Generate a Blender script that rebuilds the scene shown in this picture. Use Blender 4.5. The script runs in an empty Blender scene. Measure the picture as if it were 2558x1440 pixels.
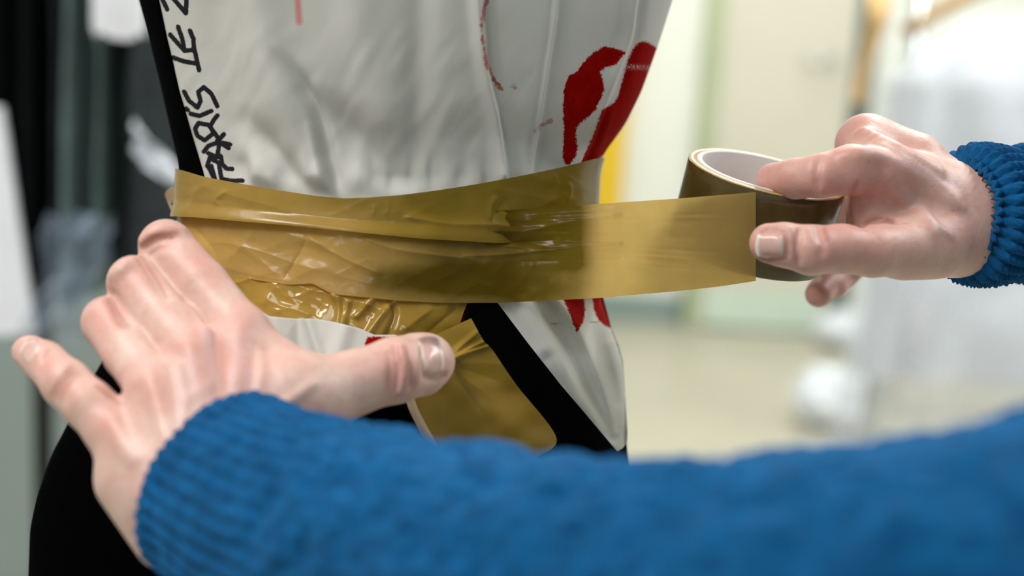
import bpy, bmesh, math, random
import numpy as np
from mathutils import Matrix, Vector
random.seed(4)
rng = np.random.default_rng(11)
SC = bpy.context.scene
COL = SC.collection

# ------------------------------------------------------------------ camera
W, H, LENS = 2558.0, 1440.0, 50.0
F = W * LENS / 36.0
CAM = Vector((0.0, -0.80, 1.25))
PITCH, ROLL = math.radians(12.0), math.radians(-3.5)
ROT = Matrix.Rotation(math.radians(90) - PITCH, 4, 'X') @ Matrix.Rotation(-ROLL, 4, 'Z')
MW = Matrix.Translation(CAM) @ ROT
cd = bpy.data.cameras.new('camera'); cam = bpy.data.objects.new('camera', cd); COL.objects.link(cam)
cam.matrix_world = MW
cd.lens = LENS; cd.sensor_width = 36; cd.clip_start = 0.02
cd.dof.use_dof = True; cd.dof.focus_distance = 0.755; cd.dof.aperture_fstop = 3.0
SC.camera = cam

# ------------------------------------------------------------------ world, lights, exposure
SC.view_settings.view_transform = 'Standard'
SC.view_settings.look = 'None'
SC.view_settings.gamma = 1
SC.view_settings.use_curve_mapping = False
SC.view_settings.exposure = 0.12
wd = bpy.data.worlds.new('world'); SC.world = wd; wd.use_nodes = True
wd.node_tree.nodes['Background'].inputs[0].default_value = (0.86, 0.93, 1.0, 1)
wd.node_tree.nodes['Background'].inputs[1].default_value = 0.10


def lamp(name, loc, size, power, color=(1, .96, .88), rot=(0, 0, 0)):
    l = bpy.data.lights.new(name, 'AREA'); l.shape = 'RECTANGLE'
    l.size, l.size_y = size; l.energy = power; l.color = color
    o = bpy.data.objects.new(name, l); COL.objects.link(o)
    o.location = loc; o.rotation_euler = rot
    return o


LAMPS = [((-1.25, -0.55, 2.86), (0.30, 1.5), 50, (1.0, 0.95, 0.93)),
         ((-0.75, -1.60, 2.86), (0.30, 1.4), 14, (0.99, 1.0, 0.96)),
         ((-1.3, 1.0, 2.86), (0.30, 1.2), 9, (0.9, 0.97, 1.0)),
         ((0.95, 1.9, 2.86), (0.30, 1.5), 54, (0.97, 1.0, 0.93)),
         ((1.9, 0.6, 2.86), (0.30, 1.5), 44, (0.95, 0.99, 1.0)),
         ((0.9, 3.8, 2.86), (0.30, 1.5), 27, (0.98, 1.0, 0.95))]
for i, (l, s, p, c) in enumerate(LAMPS):
    lamp('ceiling_lamp', l, s, p, c)

# ------------------------------------------------------------------ helpers
MWn = np.array(MW)


def to_world(v):                      # camera-space metres -> world
    v = np.asarray(v, dtype=np.float64)
    return v @ MWn[:3, :3].T + MWn[:3, 3]


def cs(px, py, d):                    # picture position and distance -> camera-space point
    px, py, d = np.broadcast_arrays(np.asarray(px, float), np.asarray(py, float), np.asarray(d, float))
    return np.stack([(px - W / 2) / F * d, -(py - H / 2) / F * d, -d], -1)


def P(px, py, d):
    return to_world(cs(px, py, d))


def ray(px, py):
    v = P(px, py, 1.0) - np.array(CAM)
    return v


def on_y(px, py, Y):                  # point on the vertical plane y = Y
    v = ray(px, py); t = (Y - CAM.y) / v[1]
    return np.array(CAM) + v * t


def on_floor(px, py):
    v = ray(px, py); t = -CAM.z / v[2]
    return np.array(CAM) + v * t


def make_mesh(name, V, faces, mat=None, parent=None, smooth=True, attrs=None):
    me = bpy.data.meshes.new(name)
    V = np.asarray(V, dtype=np.float32).reshape(-1, 3)
    if isinstance(faces, np.ndarray):
        n, k = faces.shape
        me.vertices.add(len(V)); me.vertices.foreach_set('co', V.ravel())
        me.loops.add(n * k); me.loops.foreach_set('vertex_index', faces.astype(np.int32).ravel())
        me.polygons.add(n)
        me.polygons.foreach_set('loop_start', np.arange(0, n * k, k, dtype=np.int32))
        me.update(calc_edges=True)
    else:
        me.from_pydata(V.tolist(), [], faces); me.update()
    me.validate()
    if smooth:
        me.polygons.foreach_set('use_smooth', np.ones(len(me.polygons), dtype=bool))
    for k_, a in (attrs or {}).items():
        at = me.attributes.new(k_, 'FLOAT', 'POINT'); at.data.foreach_set('value', np.asarray(a, np.float32).ravel())
    if mat: me.materials.append(mat)
    o = bpy.data.objects.new(name, me); COL.objects.link(o)
    if parent: o.parent = parent
    return o


def grid_faces(nu, nv, wrap_u=False, wrap_v=False):
    iu = np.arange(nu if wrap_u else nu - 1); iv = np.arange(nv if wrap_v else nv - 1)
    a, b = np.meshgrid(iu, iv, indexing='ij'); a2 = (a + 1) % nu; b2 = (b + 1) % nv
    return np.stack([a * nv + b, a2 * nv + b, a2 * nv + b2, a * nv + b2], -1).reshape(-1, 4)


def grid_mesh(name, V, mat, parent=None, wrap_u=False, wrap_v=False, flip=False, attrs=None, smooth=True):
    nu, nv = V.shape[:2]
    f = grid_faces(nu, nv, wrap_u, wrap_v)
    if flip: f = f[:, ::-1]
    return make_mesh(name, V.reshape(-1, 3), f, mat, parent, smooth, attrs)


def empty(name, loc=(0, 0, 0)):
    o = bpy.data.objects.new(name, None); COL.objects.link(o); o.location = loc; o.empty_display_size = .05
    return o


def tag(o, label, cat, group=None):
    o['label'] = label; o['category'] = cat
    if group: o['group'] = group
    return o


def struct(o):
    o['kind'] = 'structure'
    return o


def hash2(ix, iy, seed):
    h = (ix * 374761393 + iy * 668265263 + seed * 1274126177) & 0x7fffffff
    h = ((h ^ (h >> 13)) * 1274126177) & 0x7fffffff
    h = h ^ (h >> 16)
    return (h & 0xffff) / 65535.0


def vn(x, y, seed=0):                  # 2-D value noise, -1..1
    x = np.asarray(x, float); y = np.asarray(y, float)
    x0 = np.floor(x).astype(np.int64); y0 = np.floor(y).astype(np.int64)
    fx = x - x0; fy = y - y0; fx = fx * fx * fx * (fx * (fx * 6 - 15) + 10); fy = fy * fy * fy * (fy * (fy * 6 - 15) + 10)
    a = hash2(x0, y0, seed); b = hash2(x0 + 1, y0, seed); c = hash2(x0, y0 + 1, seed); d = hash2(x0 + 1, y0 + 1, seed)
    return ((a * (1 - fx) + b * fx) * (1 - fy) + (c * (1 - fx) + d * fx) * fy) * 2 - 1


def seg_dist(px, py, pts, closed=False):
    pts = np.asarray(pts, float); best = np.full(px.shape, 1e9)
    n = len(pts)
    for i in range(n if closed else n - 1):
        a = pts[i]; b = pts[(i + 1) % n]; ab = b - a
        t = np.clip(((px - a[0]) * ab[0] + (py - a[1]) * ab[1]) / max(ab @ ab, 1e-9), 0, 1)
        best = np.minimum(best, np.hypot(px - a[0] - ab[0] * t, py - a[1] - ab[1] * t))
    return best


def poly_sd(px, py, pts):              # signed distance to a polygon, negative inside
    pts = np.asarray(pts, float); d = seg_dist(px, py, pts, True)
    ins = np.zeros(px.shape, bool); n = len(pts)
    for i in range(n):
        a = pts[i]; b = pts[(i + 1) % n]
        if a[1] == b[1]: continue
        c = ((a[1] > py) != (b[1] > py)) & (px < (b[0] - a[0]) * (py - a[1]) / (b[1] - a[1]) + a[0])
        ins ^= c
    return np.where(ins, -d, d)


def sm(x, a, b):
    t = np.clip((x - a) / (b - a), 0, 1)
    return t * t * (3 - 2 * t)


def catmull(pts, n):
    pts = np.asarray(pts, float)
    p = np.vstack([2 * pts[0] - pts[1], pts, 2 * pts[-1] - pts[-2]])
    out = []
    m = len(pts) - 1
    for t in np.linspace(0, m, n):
        i = min(int(t), m - 1); u = t - i
        a, b, c, d = p[i], p[i + 1], p[i + 2], p[i + 3]
        out.append(.5 * ((2 * b) + (-a + c) * u + (2 * a - 5 * b + 4 * c - d) * u * u + (-a + 3 * b - 3 * c + d) * u ** 3))
    return np.array(out)


def interp(pts):
    pts = np.asarray(pts, float)
    return lambda v: np.interp(v, pts[:, 0], pts[:, 1])


def sinterp(pts, blur=18):             # smoothed interpolation
    pts = np.asarray(pts, float)
    xs = np.linspace(pts[0, 0] - 100, pts[-1, 0] + 100, 2400); ys = np.interp(xs, pts[:, 0], pts[:, 1])
    # keep end slopes
    k = max(1, int(blur / (xs[1] - xs[0])))
    ker = np.hanning(2 * k + 3); ker /= ker.sum()
    yp = np.pad(ys, len(ker) // 2, mode='reflect', reflect_type='odd')
    ys = np.convolve(yp, ker, 'valid')
    return lambda v: np.interp(v, xs, ys)


# ------------------------------------------------------------------ materials
def mat_base(name):
    m = bpy.data.materials.new(name); m.use_nodes = True
    nt = m.node_tree; b = nt.nodes['Principled BSDF']
    return m, nt, b


def N(nt, typ, **kw):
    n = nt.nodes.new(typ)
    for k, v in kw.items():
        if k in n.inputs.keys(): n.inputs[k].default_value = v
        else: setattr(n, k, v)
    return n


def L(nt, a, b): nt.links.new(a, b)


def ramp(nt, fac, stops):
    r = nt.nodes.new('ShaderNodeValToRGB')
    e = r.color_ramp.elements
    while len(e) < len(stops): e.new(.5)
    for el, (p, c) in zip(e, stops):
        el.position = p; el.color = (*c, 1) if len(c) == 3 else c
    L(nt, fac, r.inputs[0])
    return r


def noise(nt, scale, detail=3, rough=.5, vec=None, dist=0):
    n = N(nt, 'ShaderNodeTexNoise'); n.inputs['Scale'].default_value = scale; n.inputs['Detail'].default_value = detail
    n.inputs['Roughness'].default_value = rough; n.inputs['Distortion'].default_value = dist
    if vec is None:
        tc = N(nt, 'ShaderNodeTexCoord'); vec = tc.outputs['Object']
    L(nt, vec, n.inputs['Vector'])
    return n


def bump(nt, b, height, strength=.3, dist=.001):
    bp = N(nt, 'ShaderNodeBump'); bp.inputs['Strength'].default_value = strength; bp.inputs['Distance'].default_value = dist
    L(nt, height, bp.inputs['Height']); L(nt, bp.outputs[0], b.inputs['Normal'])
    return bp


def mix(nt, fac, a, b):
    m = N(nt, 'ShaderNodeMix', data_type='RGBA')
    if isinstance(fac, (int, float)): m.inputs[0].default_value = fac
    else: L(nt, fac, m.inputs[0])
    for s, v in ((6, a), (7, b)):
        if isinstance(v, tuple): m.inputs[s].default_value = (*v, 1)
        else: L(nt, v, m.inputs[s])
    return m.outputs[2]


def simple(name, col, rough=.5, metal=0, var=.12, scale=40, bump_s=.15, spec=.5, sheen=0):
    m, nt, b = mat_base(name)
    n = noise(nt, scale, 4)
    c2 = tuple(max(0, c * (1 - var)) for c in col); c1 = tuple(min(1, c * (1 + var)) for c in col)
    r = ramp(nt, n.outputs[0], [(.3, c2), (.7, c1)])
    L(nt, r.outputs[0], b.inputs['Base Color'])
    b.inputs['Roughness'].default_value = rough; b.inputs['Metallic'].default_value = metal
    b.inputs['Specular IOR Level'].default_value = spec
    b.inputs['Sheen Weight'].default_value = sheen
    if bump_s: bump(nt, b, n.outputs[0], bump_s, .002)
    return m


def attr(nt, name):
    a = N(nt, 'ShaderNodeAttribute'); a.attribute_name = name
    return a.outputs['Fac']


def math_(nt, op, a, b=None, clamp=False):
    m = N(nt, 'ShaderNodeMath', operation=op); m.use_clamp = clamp
    for i, v in enumerate((a, b)):
        if v is None: continue
        if isinstance(v, (int, float)): m.inputs[i].default_value = v
        else: L(nt, v, m.inputs[i])
    return m.outputs[0]


def mrange(nt, v, a, b, c=0, d=1):
    m = N(nt, 'ShaderNodeMapRange')
    L(nt, v, m.inputs[0])
    for i, x in enumerate((a, b, c, d)): m.inputs[i + 1].default_value = x
    return m.outputs[0]


def mat_coat():
    m, nt, b = mat_base('printed_white_cloth')
    tc = N(nt, 'ShaderNodeTexCoord')
    nlow = noise(nt, 14, 3, .5, tc.outputs['Object'])
    base = ramp(nt, nlow.outputs[0], [(.3, (.60, .585, .55)), (.7, (.66, .65, .615))]).outputs[0]
    nf = noise(nt, 900, 3, .6, tc.outputs['Object'])
    nm = noise(nt, 260, 3, .6, tc.outputs['Object'])
    # red print with rough edges
    dn = math_(nt, 'MULTIPLY', math_(nt, 'SUBTRACT', nf.outputs[0], .5), 16)
    rd = math_(nt, 'ADD', attr(nt, 'red'), dn)
    rf = mrange(nt, rd, 1.6, -1.6)
    # worn fibres showing through the print along one band
    wear = math_(nt, 'MULTIPLY', attr(nt, 'wear'), mrange(nt, nf.outputs[0], .52, .60))
    rf = math_(nt, 'MULTIPLY', rf, math_(nt, 'SUBTRACT', 1.0, wear, True))
    redc = ramp(nt, nm.outputs[0], [(.3, (.25, .0018, .0006)), (.75, (.34, .004, .001))]).outputs[0]
    c = mix(nt, rf, base, redc)
    # faded dotted line
    ln = mrange(nt, math_(nt, 'ADD', attr(nt, 'dots'), math_(nt, 'MULTIPLY', math_(nt, 'SUBTRACT', nm.outputs[0], .5), 26)), 2.2, -2.2)
    c = mix(nt, math_(nt, 'MULTIPLY', ln, .8), c, (.42, .07, .05))
    st = mrange(nt, attr(nt, 'streak'), 5, -5)
    c = mix(nt, math_(nt, 'MULTIPLY', st, .72), c, (.62, .14, .14))
    tr = mrange(nt, math_(nt, 'ADD', attr(nt, 'smear'), math_(nt, 'MULTIPLY', math_(nt, 'SUBTRACT', nm.outputs[0], .5), 34)), 2, -3)
    c = mix(nt, math_(nt, 'MULTIPLY', tr, .62), c, (.30, .10, .04))
    ik = mrange(nt, math_(nt, 'ADD', attr(nt, 'ink'), math_(nt, 'MULTIPLY', math_(nt, 'SUBTRACT', nf.outputs[0], .5), 4)), 1.3, -1.3)
    c = mix(nt, ik, c, (.012, .012, .016))
    L(nt, c, b.inputs['Base Color'])
    b.inputs['Roughness'].default_value = .7; L(nt, mrange(nt, rf, 0, 1, .15, .02), b.inputs['Specular IOR Level'])
    wv = noise(nt, 1500, 2, .5, tc.outputs['Object'])
    bump(nt, b, wv.outputs[0], .12, .0005)
    # thin cloth lets a little light through
    tl = N(nt, 'ShaderNodeBsdfTranslucent'); L(nt, c, tl.inputs[0])
    ms = N(nt, 'ShaderNodeMixShader'); ms.inputs[0].default_value = .12
    L(nt, b.outputs[0], ms.inputs[1]); L(nt, tl.outputs[0], ms.inputs[2])
    L(nt, ms.outputs[0], nt.nodes['Material Output'].inputs['Surface'])
    return m


def mat_tape(name, col, thru, transp, stuck=None, rough=.16):
    m, nt, b = mat_base(name)
    tc = N(nt, 'ShaderNodeTexCoord')
    n = noise(nt, 30, 4, .55, tc.outputs['Object'])
    c = ramp(nt, n.outputs[0], [(.3, tuple(x * .86 for x in col)), (.7, tuple(min(1, x * 1.12) for x in col))]).outputs[0]
    if stuck:   # where the adhesive has wetted out on the layer below the film is darker and more olive
        n5 = noise(nt, 55, 3, .5, tc.outputs['Object'])
        sf = math_(nt, 'ADD', attr(nt, 'stuck'), math_(nt, 'MULTIPLY', math_(nt, 'SUBTRACT', n5.outputs[0], .5), .35), True)
        c = mix(nt, math_(nt, 'MULTIPLY', math_(nt, 'MULTIPLY', sf, attr(nt, 'stuck')), 1.25, True), c, stuck)
    L(nt, c, b.inputs['Base Color'])
    b.inputs['Roughness'].default_value = rough; b.inputs['IOR'].default_value = 1.4; b.inputs['Specular IOR Level'].default_value = .4
    b.inputs['Coat Weight'].default_value = .05; b.inputs['Coat Roughness'].default_value = .08
    n2 = noise(nt, 260, 3, .5, tc.outputs['Object'])
    bp = bump(nt, b, n2.outputs[0], .10, .0006)
    tl = N(nt, 'ShaderNodeBsdfTranslucent'); L(nt, c, tl.inputs[0])
    tr = N(nt, 'ShaderNodeBsdfTransparent'); tr.inputs[0].default_value = (*transp, 1)
    m1 = N(nt, 'ShaderNodeMixShader'); m1.inputs[0].default_value = thru[0]
    L(nt, b.outputs[0], m1.inputs[1]); L(nt, tl.outputs[0], m1.inputs[2])
    m2 = N(nt, 'ShaderNodeMixShader'); m2.inputs[0].default_value = thru[1]
    L(nt, m1.outputs[0], m2.inputs[1]); L(nt, tr.outputs[0], m2.inputs[2])
    L(nt, m2.outputs[0], nt.nodes['Material Output'].inputs['Surface'])
    return m


def mat_skin(name, pale, pink, deep):
    m, nt, b = mat_base(name)
    tc = N(nt, 'ShaderNodeTexCoord')
    n1 = noise(nt, 75, 4, .6, tc.outputs['Object'], .6)
    n2 = noise(nt, 260, 3, .55, tc.outputs['Object'])
    n3 = noise(nt, 1300, 3, .6, tc.outputs['Object'])
    c = ramp(nt, n1.outputs[0], [(.32, pale), (.68, pink)]).outputs[0]
    c = mix(nt, mrange(nt, n2.outputs[0], .48, .72, 0, .35), c, deep)
    c = mix(nt, math_(nt, 'MULTIPLY', attr(nt, 'blush'), .55), c, tuple(x * y for x, y in zip(pink, (.90, .62, .60))))  # on the gripping hand this also carries some painted shade
    # freckles
    n4 = noise(nt, 340, 1, .4, tc.outputs['Object'])
    c = mix(nt, mrange(nt, n4.outputs[0], .70, .76, 0, .28), c, (.42, .17, .09))
    # veins under the skin
    c = mix(nt, math_(nt, 'MULTIPLY', attr(nt, 'vein'), .30), c, (.50, .36, .40))
    c = mix(nt, math_(nt, 'MULTIPLY', attr(nt, 'crease'), .55), c, tuple(x * y for x, y in zip(pink, (.55, .33, .28))))
    L(nt, c, b.inputs['Base Color'])
    b.inputs['Roughness'].default_value = .42
    b.inputs['Specular IOR Level'].default_value = .42
    b.inputs['Subsurface Weight'].default_value = .22
    b.inputs['Subsurface Radius'].default_value = (1.0, .35, .2)
    b.inputs['Subsurface Scale'].default_value = .004
    h = math_(nt, 'ADD', math_(nt, 'MULTIPLY', n2.outputs[0], .8), math_(nt, 'MULTIPLY', n3.outputs[0], .5))
    bump(nt, b, h, .35, .0008)
    return m


def mat_knit(name, dark, light):
    m, nt, b = mat_base(name)
    tc = N(nt, 'ShaderNodeTexCoord')
    n1 = noise(nt, 110, 4, .6, tc.outputs['Object'])
    n2 = noise(nt, 1400, 3, .7, tc.outputs['Object'])
    c = ramp(nt, n1.outputs[0], [(.3, dark), (.72, light)]).outputs[0]
    c = mix(nt, mrange(nt, n2.outputs[0], .55, .8, 0, .35), c, tuple(min(1, x * 1.5 + .01) for x in light))
    L(nt, c, b.inputs['Base Color'])
    b.inputs['Roughness'].default_value = .9; b.inputs['Specular IOR Level'].default_value = .15
    b.inputs['Sheen Weight'].default_value = .14; b.inputs['Sheen Roughness'].default_value = .5
    b.inputs['Sheen Tint'].default_value = (.25, .6, 1, 1)
    bump(nt, b, n2.outputs[0], .8, .0016)
    return m


def mat_plastic(name, col, alpha, rough=.12):
    m, nt, b = mat_base(name)
    b.inputs['Base Color'].default_value = (*col, 1); b.inputs['Roughness'].default_value = rough
    n = noise(nt, 22, 4, .6); bump(nt, b, n.outputs[0], .6, .02)
    tr = N(nt, 'ShaderNodeBsdfTransparent')
    ms = N(nt, 'ShaderNodeMixShader'); ms.inputs[0].default_value = alpha
    L(nt, tr.outputs[0], ms.inputs[1]); L(nt, b.outputs[0], ms.inputs[2])
    L(nt, ms.outputs[0], nt.nodes['Material Output'].inputs['Surface'])
    return m


M = {}
M['coat'] = mat_coat()
M['black_cloth'] = simple('black_cloth', (.0005, .0005, .0007), .9, var=.2, scale=600, bump_s=.2, spec=.01)
M['black_trim'] = simple('black_ribbed_trim', (.0005, .0006, .0009), .9, var=.2, scale=800, bump_s=.2, spec=.015)
M['tape'] = mat_tape('brown_packing_tape', (.36, .225, .048), (.10, .04), (.8, .6, .2), (.165, .105, .006), .26)
M['tape_gloss'] = mat_tape('brown_packing_tape_glossy', (.42, .255, .05), (.12, .06), (.8, .6, .2), (.165, .105, .006), .10)
M['tape_thin'] = mat_tape('brown_packing_tape_single_layer', (.74, .50, .16), (.56, .055), (.85, .62, .18), (.150, .098, .005), .24)
M['tape_edge'] = mat_tape('tape_adhesive_side', (.74, .60, .42), (.35, .15), (.95, .85, .6))
M['roll_side'] = simple('wound_tape_outer_face', (.075, .050, .012), .18, var=.35, scale=30, bump_s=.05, spec=.6)
M['roll_rim'] = simple('wound_tape_edge', (.50, .34, .14), .35, var=.2, scale=200, bump_s=.05)
M['core'] = simple('white_card_core', (.66, .60, .60), .7, var=.04, scale=60, bump_s=.05)
M['skin_l'] = mat_skin('skin_pale', (.70, .51, .44), (.67, .40, .345), (.58, .30, .23))
M['skin_r'] = M['skin_l']
def mat_nail():
    m, nt, b = mat_base('fingernail')
    n = noise(nt, 120, 3)
    c = ramp(nt, n.outputs[0], [(.3, (.60, .36, .31)), (.7, (.68, .43, .38))]).outputs[0]
    c = mix(nt, attr(nt, 'free_edge'), c, (.80, .70, .62))
    c = mix(nt, math_(nt, 'MULTIPLY', attr(nt, 'moon'), .6), c, (.78, .60, .54))
    L(nt, c, b.inputs['Base Color']); b.inputs['Roughness'].default_value = .27
    b.inputs['Subsurface Weight'].default_value = .1; b.inputs['Subsurface Scale'].default_value = .003
    return m


M['nail'] = mat_nail()
M['knit'] = mat_knit('blue_wool_knit', (.000, .060, .180), (.001, .128, .355))
M['wall_white'] = simple('white_paint', (.80, .81, .77), .6, var=.02, scale=3, bump_s=.05)
M['wall_grey'] = simple('grey_green_paint', (.31, .37, .355), .7, var=.06, scale=3, bump_s=.05)
M['cream'] = simple('cream_paint', (.62, .585, .50), .5, var=.03, scale=3, bump_s=.03)
M['strip_shade'] = simple('green_shade_tone', (.42, .47, .30), .5, var=.05, scale=6, bump_s=.03)  # shadow tint beside the door, held in the colour
M['mint'] = simple('mint_laminate', (.58, .68, .60), .4, var=.04, scale=5, bump_s=.02)
M['teal'] = simple('grey_teal_board', (.24, .31, .30), .5, var=.06, scale=5, bump_s=.03)
M['dark_teal'] = simple('dark_teal_paint', (.05, .08, .075), .5, var=.1, scale=5, bump_s=.03)
M['floor'] = simple('beige_vinyl', (.42, .395, .32), .38, var=.09, scale=2.2, bump_s=.02)
M['ceiling'] = simple('white_ceiling', (.8, .8, .78), .8, var=.02, scale=5)
M['yellow'] = simple('yellow_gloss_paint', (.78, .50, .012), .35, var=.05, scale=20, bump_s=.03)
M['black_metal'] = simple('black_metal', (.006, .007, .008), .45, var=.2, scale=50, bump_s=.03)
M['chrome'] = simple('brushed_steel', (.55, .57, .58), .3, 1, var=.05, scale=90, bump_s=.02)
M['wood'] = simple('ochre_beech_wood', (.52, .29, .085), .45, var=.2, scale=25, bump_s=.05)
M['ochre_cloth'] = simple('ochre_webbing', (.60, .38, .15), .8, var=.15, scale=30)
M['bg_white'] = simple('white_cotton', (.80, .81, .87), .8, var=.04, scale=12, bump_s=.1)
M['bg_grey'] = simple('pale_grey_cotton', (.66, .68, .74), .8, var=.06, scale=12, bump_s=.1)
M['bg_black'] = simple('black_wool', (.004, .005, .006), .9, var=.3, scale=40, bump_s=.2, spec=.1)
M['bg_charcoal'] = simple('charcoal_wool', (.020, .024, .028), .9, var=.3, scale=30, bump_s=.2, spec=.1)
M['bg_teal'] = simple('grey_teal_cotton', (.10, .15, .15), .8, var=.25, scale=12, bump_s=.2)
M['film'] = mat_plastic('clear_polythene', (.86, .90, .97), .30)
M['film_blue'] = mat_plastic('clear_polythene_crumpled', (.36, .44, .58), .40, .08)
M['film_white'] = mat_plastic('white_polythene', (.78, .82, .90), .85, .25)
M['diffuser'] = simple('lamp_housing', (.8, .8, .8), .5)


# ------------------------------------------------------------------ box / bar helpers
def box(name, lo, hi, mat, parent=None, bev=.003, smooth=False):
    bm = bmesh.new(); bmesh.ops.create_cube(bm, size=1)
    lo, hi = Vector(lo), Vector(hi); s = hi - lo; c = (hi + lo) / 2
    for v in bm.verts: v.co = Vector((v.co.x * s.x + c.x, v.co.y * s.y + c.y, v.co.z * s.z + c.z))
    if bev: bmesh.ops.bevel(bm, geom=bm.edges[:], offset=min(bev, .3 * min(s)), segments=2, affect='EDGES')
    me = bpy.data.meshes.new(name); bm.to_mesh(me); bm.free(); me.materials.append(mat)
    o = bpy.data.objects.new(name, me); COL.objects.link(o)
    if parent: o.parent = parent
    return o


def frames(C):
    T = np.gradient(C, axis=0); T /= np.linalg.norm(T, axis=1)[:, None]
    up = np.array([0, 0, 1.0]) if abs(T[0][2]) < .9 else np.array([1.0, 0, 0])
    A = np.zeros_like(C); B = np.zeros_like(C)
    a = np.cross(T[0], up); a /= np.linalg.norm(a)
    for i in range(len(C)):
        a = a - T[i] * (a @ T[i]); a /= np.linalg.norm(a)
        A[i] = a; B[i] = np.cross(T[i], a)
    return T, A, B


def tube(name, pts, rad, mat, parent=None, seg=14, n=None, disp=None, caps=True, attrs=None):
    C = catmull(pts, n) if n else np.asarray(pts, float)
    R = np.full(len(C), rad, float) if np.isscalar(rad) else np.interp(np.linspace(0, 1, len(C)), np.linspace(0, 1, len(rad)), rad)
    T, A, B = frames(C)
    ph = np.linspace(0, 2 * np.pi, seg, endpoint=False)
    RR = np.repeat(R[:, None], seg, 1)
    if disp is not None: RR = RR + disp(np.linspace(0, 1, len(C))[:, None], ph[None, :])
    V = C[:, None] + RR[..., None] * (np.cos(ph)[None, :, None] * A[:, None] + np.sin(ph)[None, :, None] * B[:, None])
    f = grid_faces(len(C), seg, False, True)
    V2 = V.reshape(-1, 3)
    if caps:
        V2 = np.vstack([V2, C[0], C[-1]]); n0 = len(V2) - 2
        ar = np.arange(seg); a2 = (ar + 1) % seg
        f1 = np.stack([ar, a2, np.full(seg, n0), np.full(seg, n0)], -1)
        b = (len(C) - 1) * seg
        f2 = np.stack([b + a2, b + ar, np.full(seg, n0 + 1), np.full(seg, n0 + 1)], -1)
        fl = f.tolist() + [x[:3] for x in f1.tolist()] + [x[:3] for x in f2.tolist()]
        if len(fl) < 6000: return make_mesh(name, V2, fl, mat, parent)
        V2 = V.reshape(-1, 3)
    return make_mesh(name, V2, f, mat, parent)


# ------------------------------------------------------------------ the room
struct(box('floor', (-3.2, -2.6, -.05), (3.4, 4.75, 0), M['floor'], bev=0))
struct(box('ceiling', (-3.2, -2.6, 2.9), (3.4, 4.75, 2.95), M['ceiling'], bev=0))
WB = 4.6
struct(box('wall_back', (-.2, WB, 0), (3.4, WB + .12, 2.9), M['wall_white'], bev=0))
struct(box('wall_right', (3.3, -2.6, 0), (3.4, WB, 2.9), M['wall_white'], bev=0))
WL = 1.75
struct(box('wall_left', (-3.2, WL, 0), (-.2, WL + .1, 2.9), M['wall_grey'], bev=0))
struct(box('wall_far', (-.3, WL + .1, 0), (-.2, WB, 2.9), M['wall_white'], bev=0))
struct(box('wall_side', (-3.2, -2.6, 0), (-3.1, WL, 2.9), M['wall_grey'], bev=0))
struct(box('wall_front', (-3.1, -2.6, 0), (3.3, -2.5, 2.9), M['wall_grey'], bev=0))
struct(box('baseboard_left', (-3.1, WL - .015, 0), (-.2, WL, .055), M['black_metal']))


def X_at(px, py, Y): return float(on_y(px, py, Y)[0])


xa, xb = X_at(1545, 770, WB), X_at(1722, 780, WB)
struct(box('baseboard_back', (xa - .6, WB - .02, 0), (xb - .03, WB, .11), M['teal']))
x1, x2 = X_at(1735, 400, WB), X_at(1775, 400, WB)
t1 = struct(box('shade_strip_1', (x1, WB - .05, 0), (x2, WB, 2.6), M['strip_shade']))  # green-tinted shadow between wall and door, painted as a strip
t2 = struct(box('trim_2', (xb - .03, WB - .06, 0), (x1, WB, .14), M['dark_teal']))
x3 = X_at(2125, 200, WB)
dr = struct(box('door_1', (x2, WB - .035, .01), (x3, WB, 2.55), M['cream']))
kp = box('kick_plate', (x2 + .02, WB - .042, .012), (x3 - .03, WB - .035, .16), M['mint'], dr, bev=.002)
hd = tube('handle', [(x3 - .08, WB - .04, 1.05), (x3 - .08, WB - .09, 1.05), (x3 - .2, WB - .09, 1.05)], .01, M['chrome'], dr, 10)
struct(box('trim_3', (x3, WB - .05, 0), (x3 + .07, WB, 2.6), M['dark_teal']))

for i, (l, s, p, c) in enumerate(LAMPS):
    f = box('ceiling_light', (l[0] - s[0] / 2 - .03, l[1] - s[1] / 2 - .03, 2.872), (l[0] + s[0] / 2 + .03, l[1] + s[1] / 2 + .03, 2.9), M['diffuser'], bev=.004)
    tag(f, ['strip ceiling light above the camera over the grey wall side', 'strip ceiling light behind the camera, square to the taped figure',
            'strip ceiling light above the rack of black clothes', 'strip ceiling light over the open beige floor',
            'strip ceiling light above the rack of white garments', 'strip ceiling light nearest the cream door'][i], 'ceiling light', 'ceiling lights')

# yellow pipe on the white wall
yx = X_at(1520, 430, WB - .06)
pz = float(on_y(1500, 660, WB - .06)[2])
yp = empty('yellow_pipe', (yx, WB - .06, 0))
tag(yp, 'yellow painted pipe running down the white wall beside the taped waist', 'pipe')
tube('pipe', [(0, 0, 2.85 - 0), (0, 0, 2.0), (0, 0, 1.2), (0, 0, pz + .15), (-.03, 0, pz + .04), (-.14, 0, pz), (-.5, 0, pz)], .058, M['yellow'], yp, 20)
for z in (1.0, 2.2):
    box('bracket', (-.065, -.062, z), (.065, .06, z + .03), M['chrome'], yp)


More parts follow.
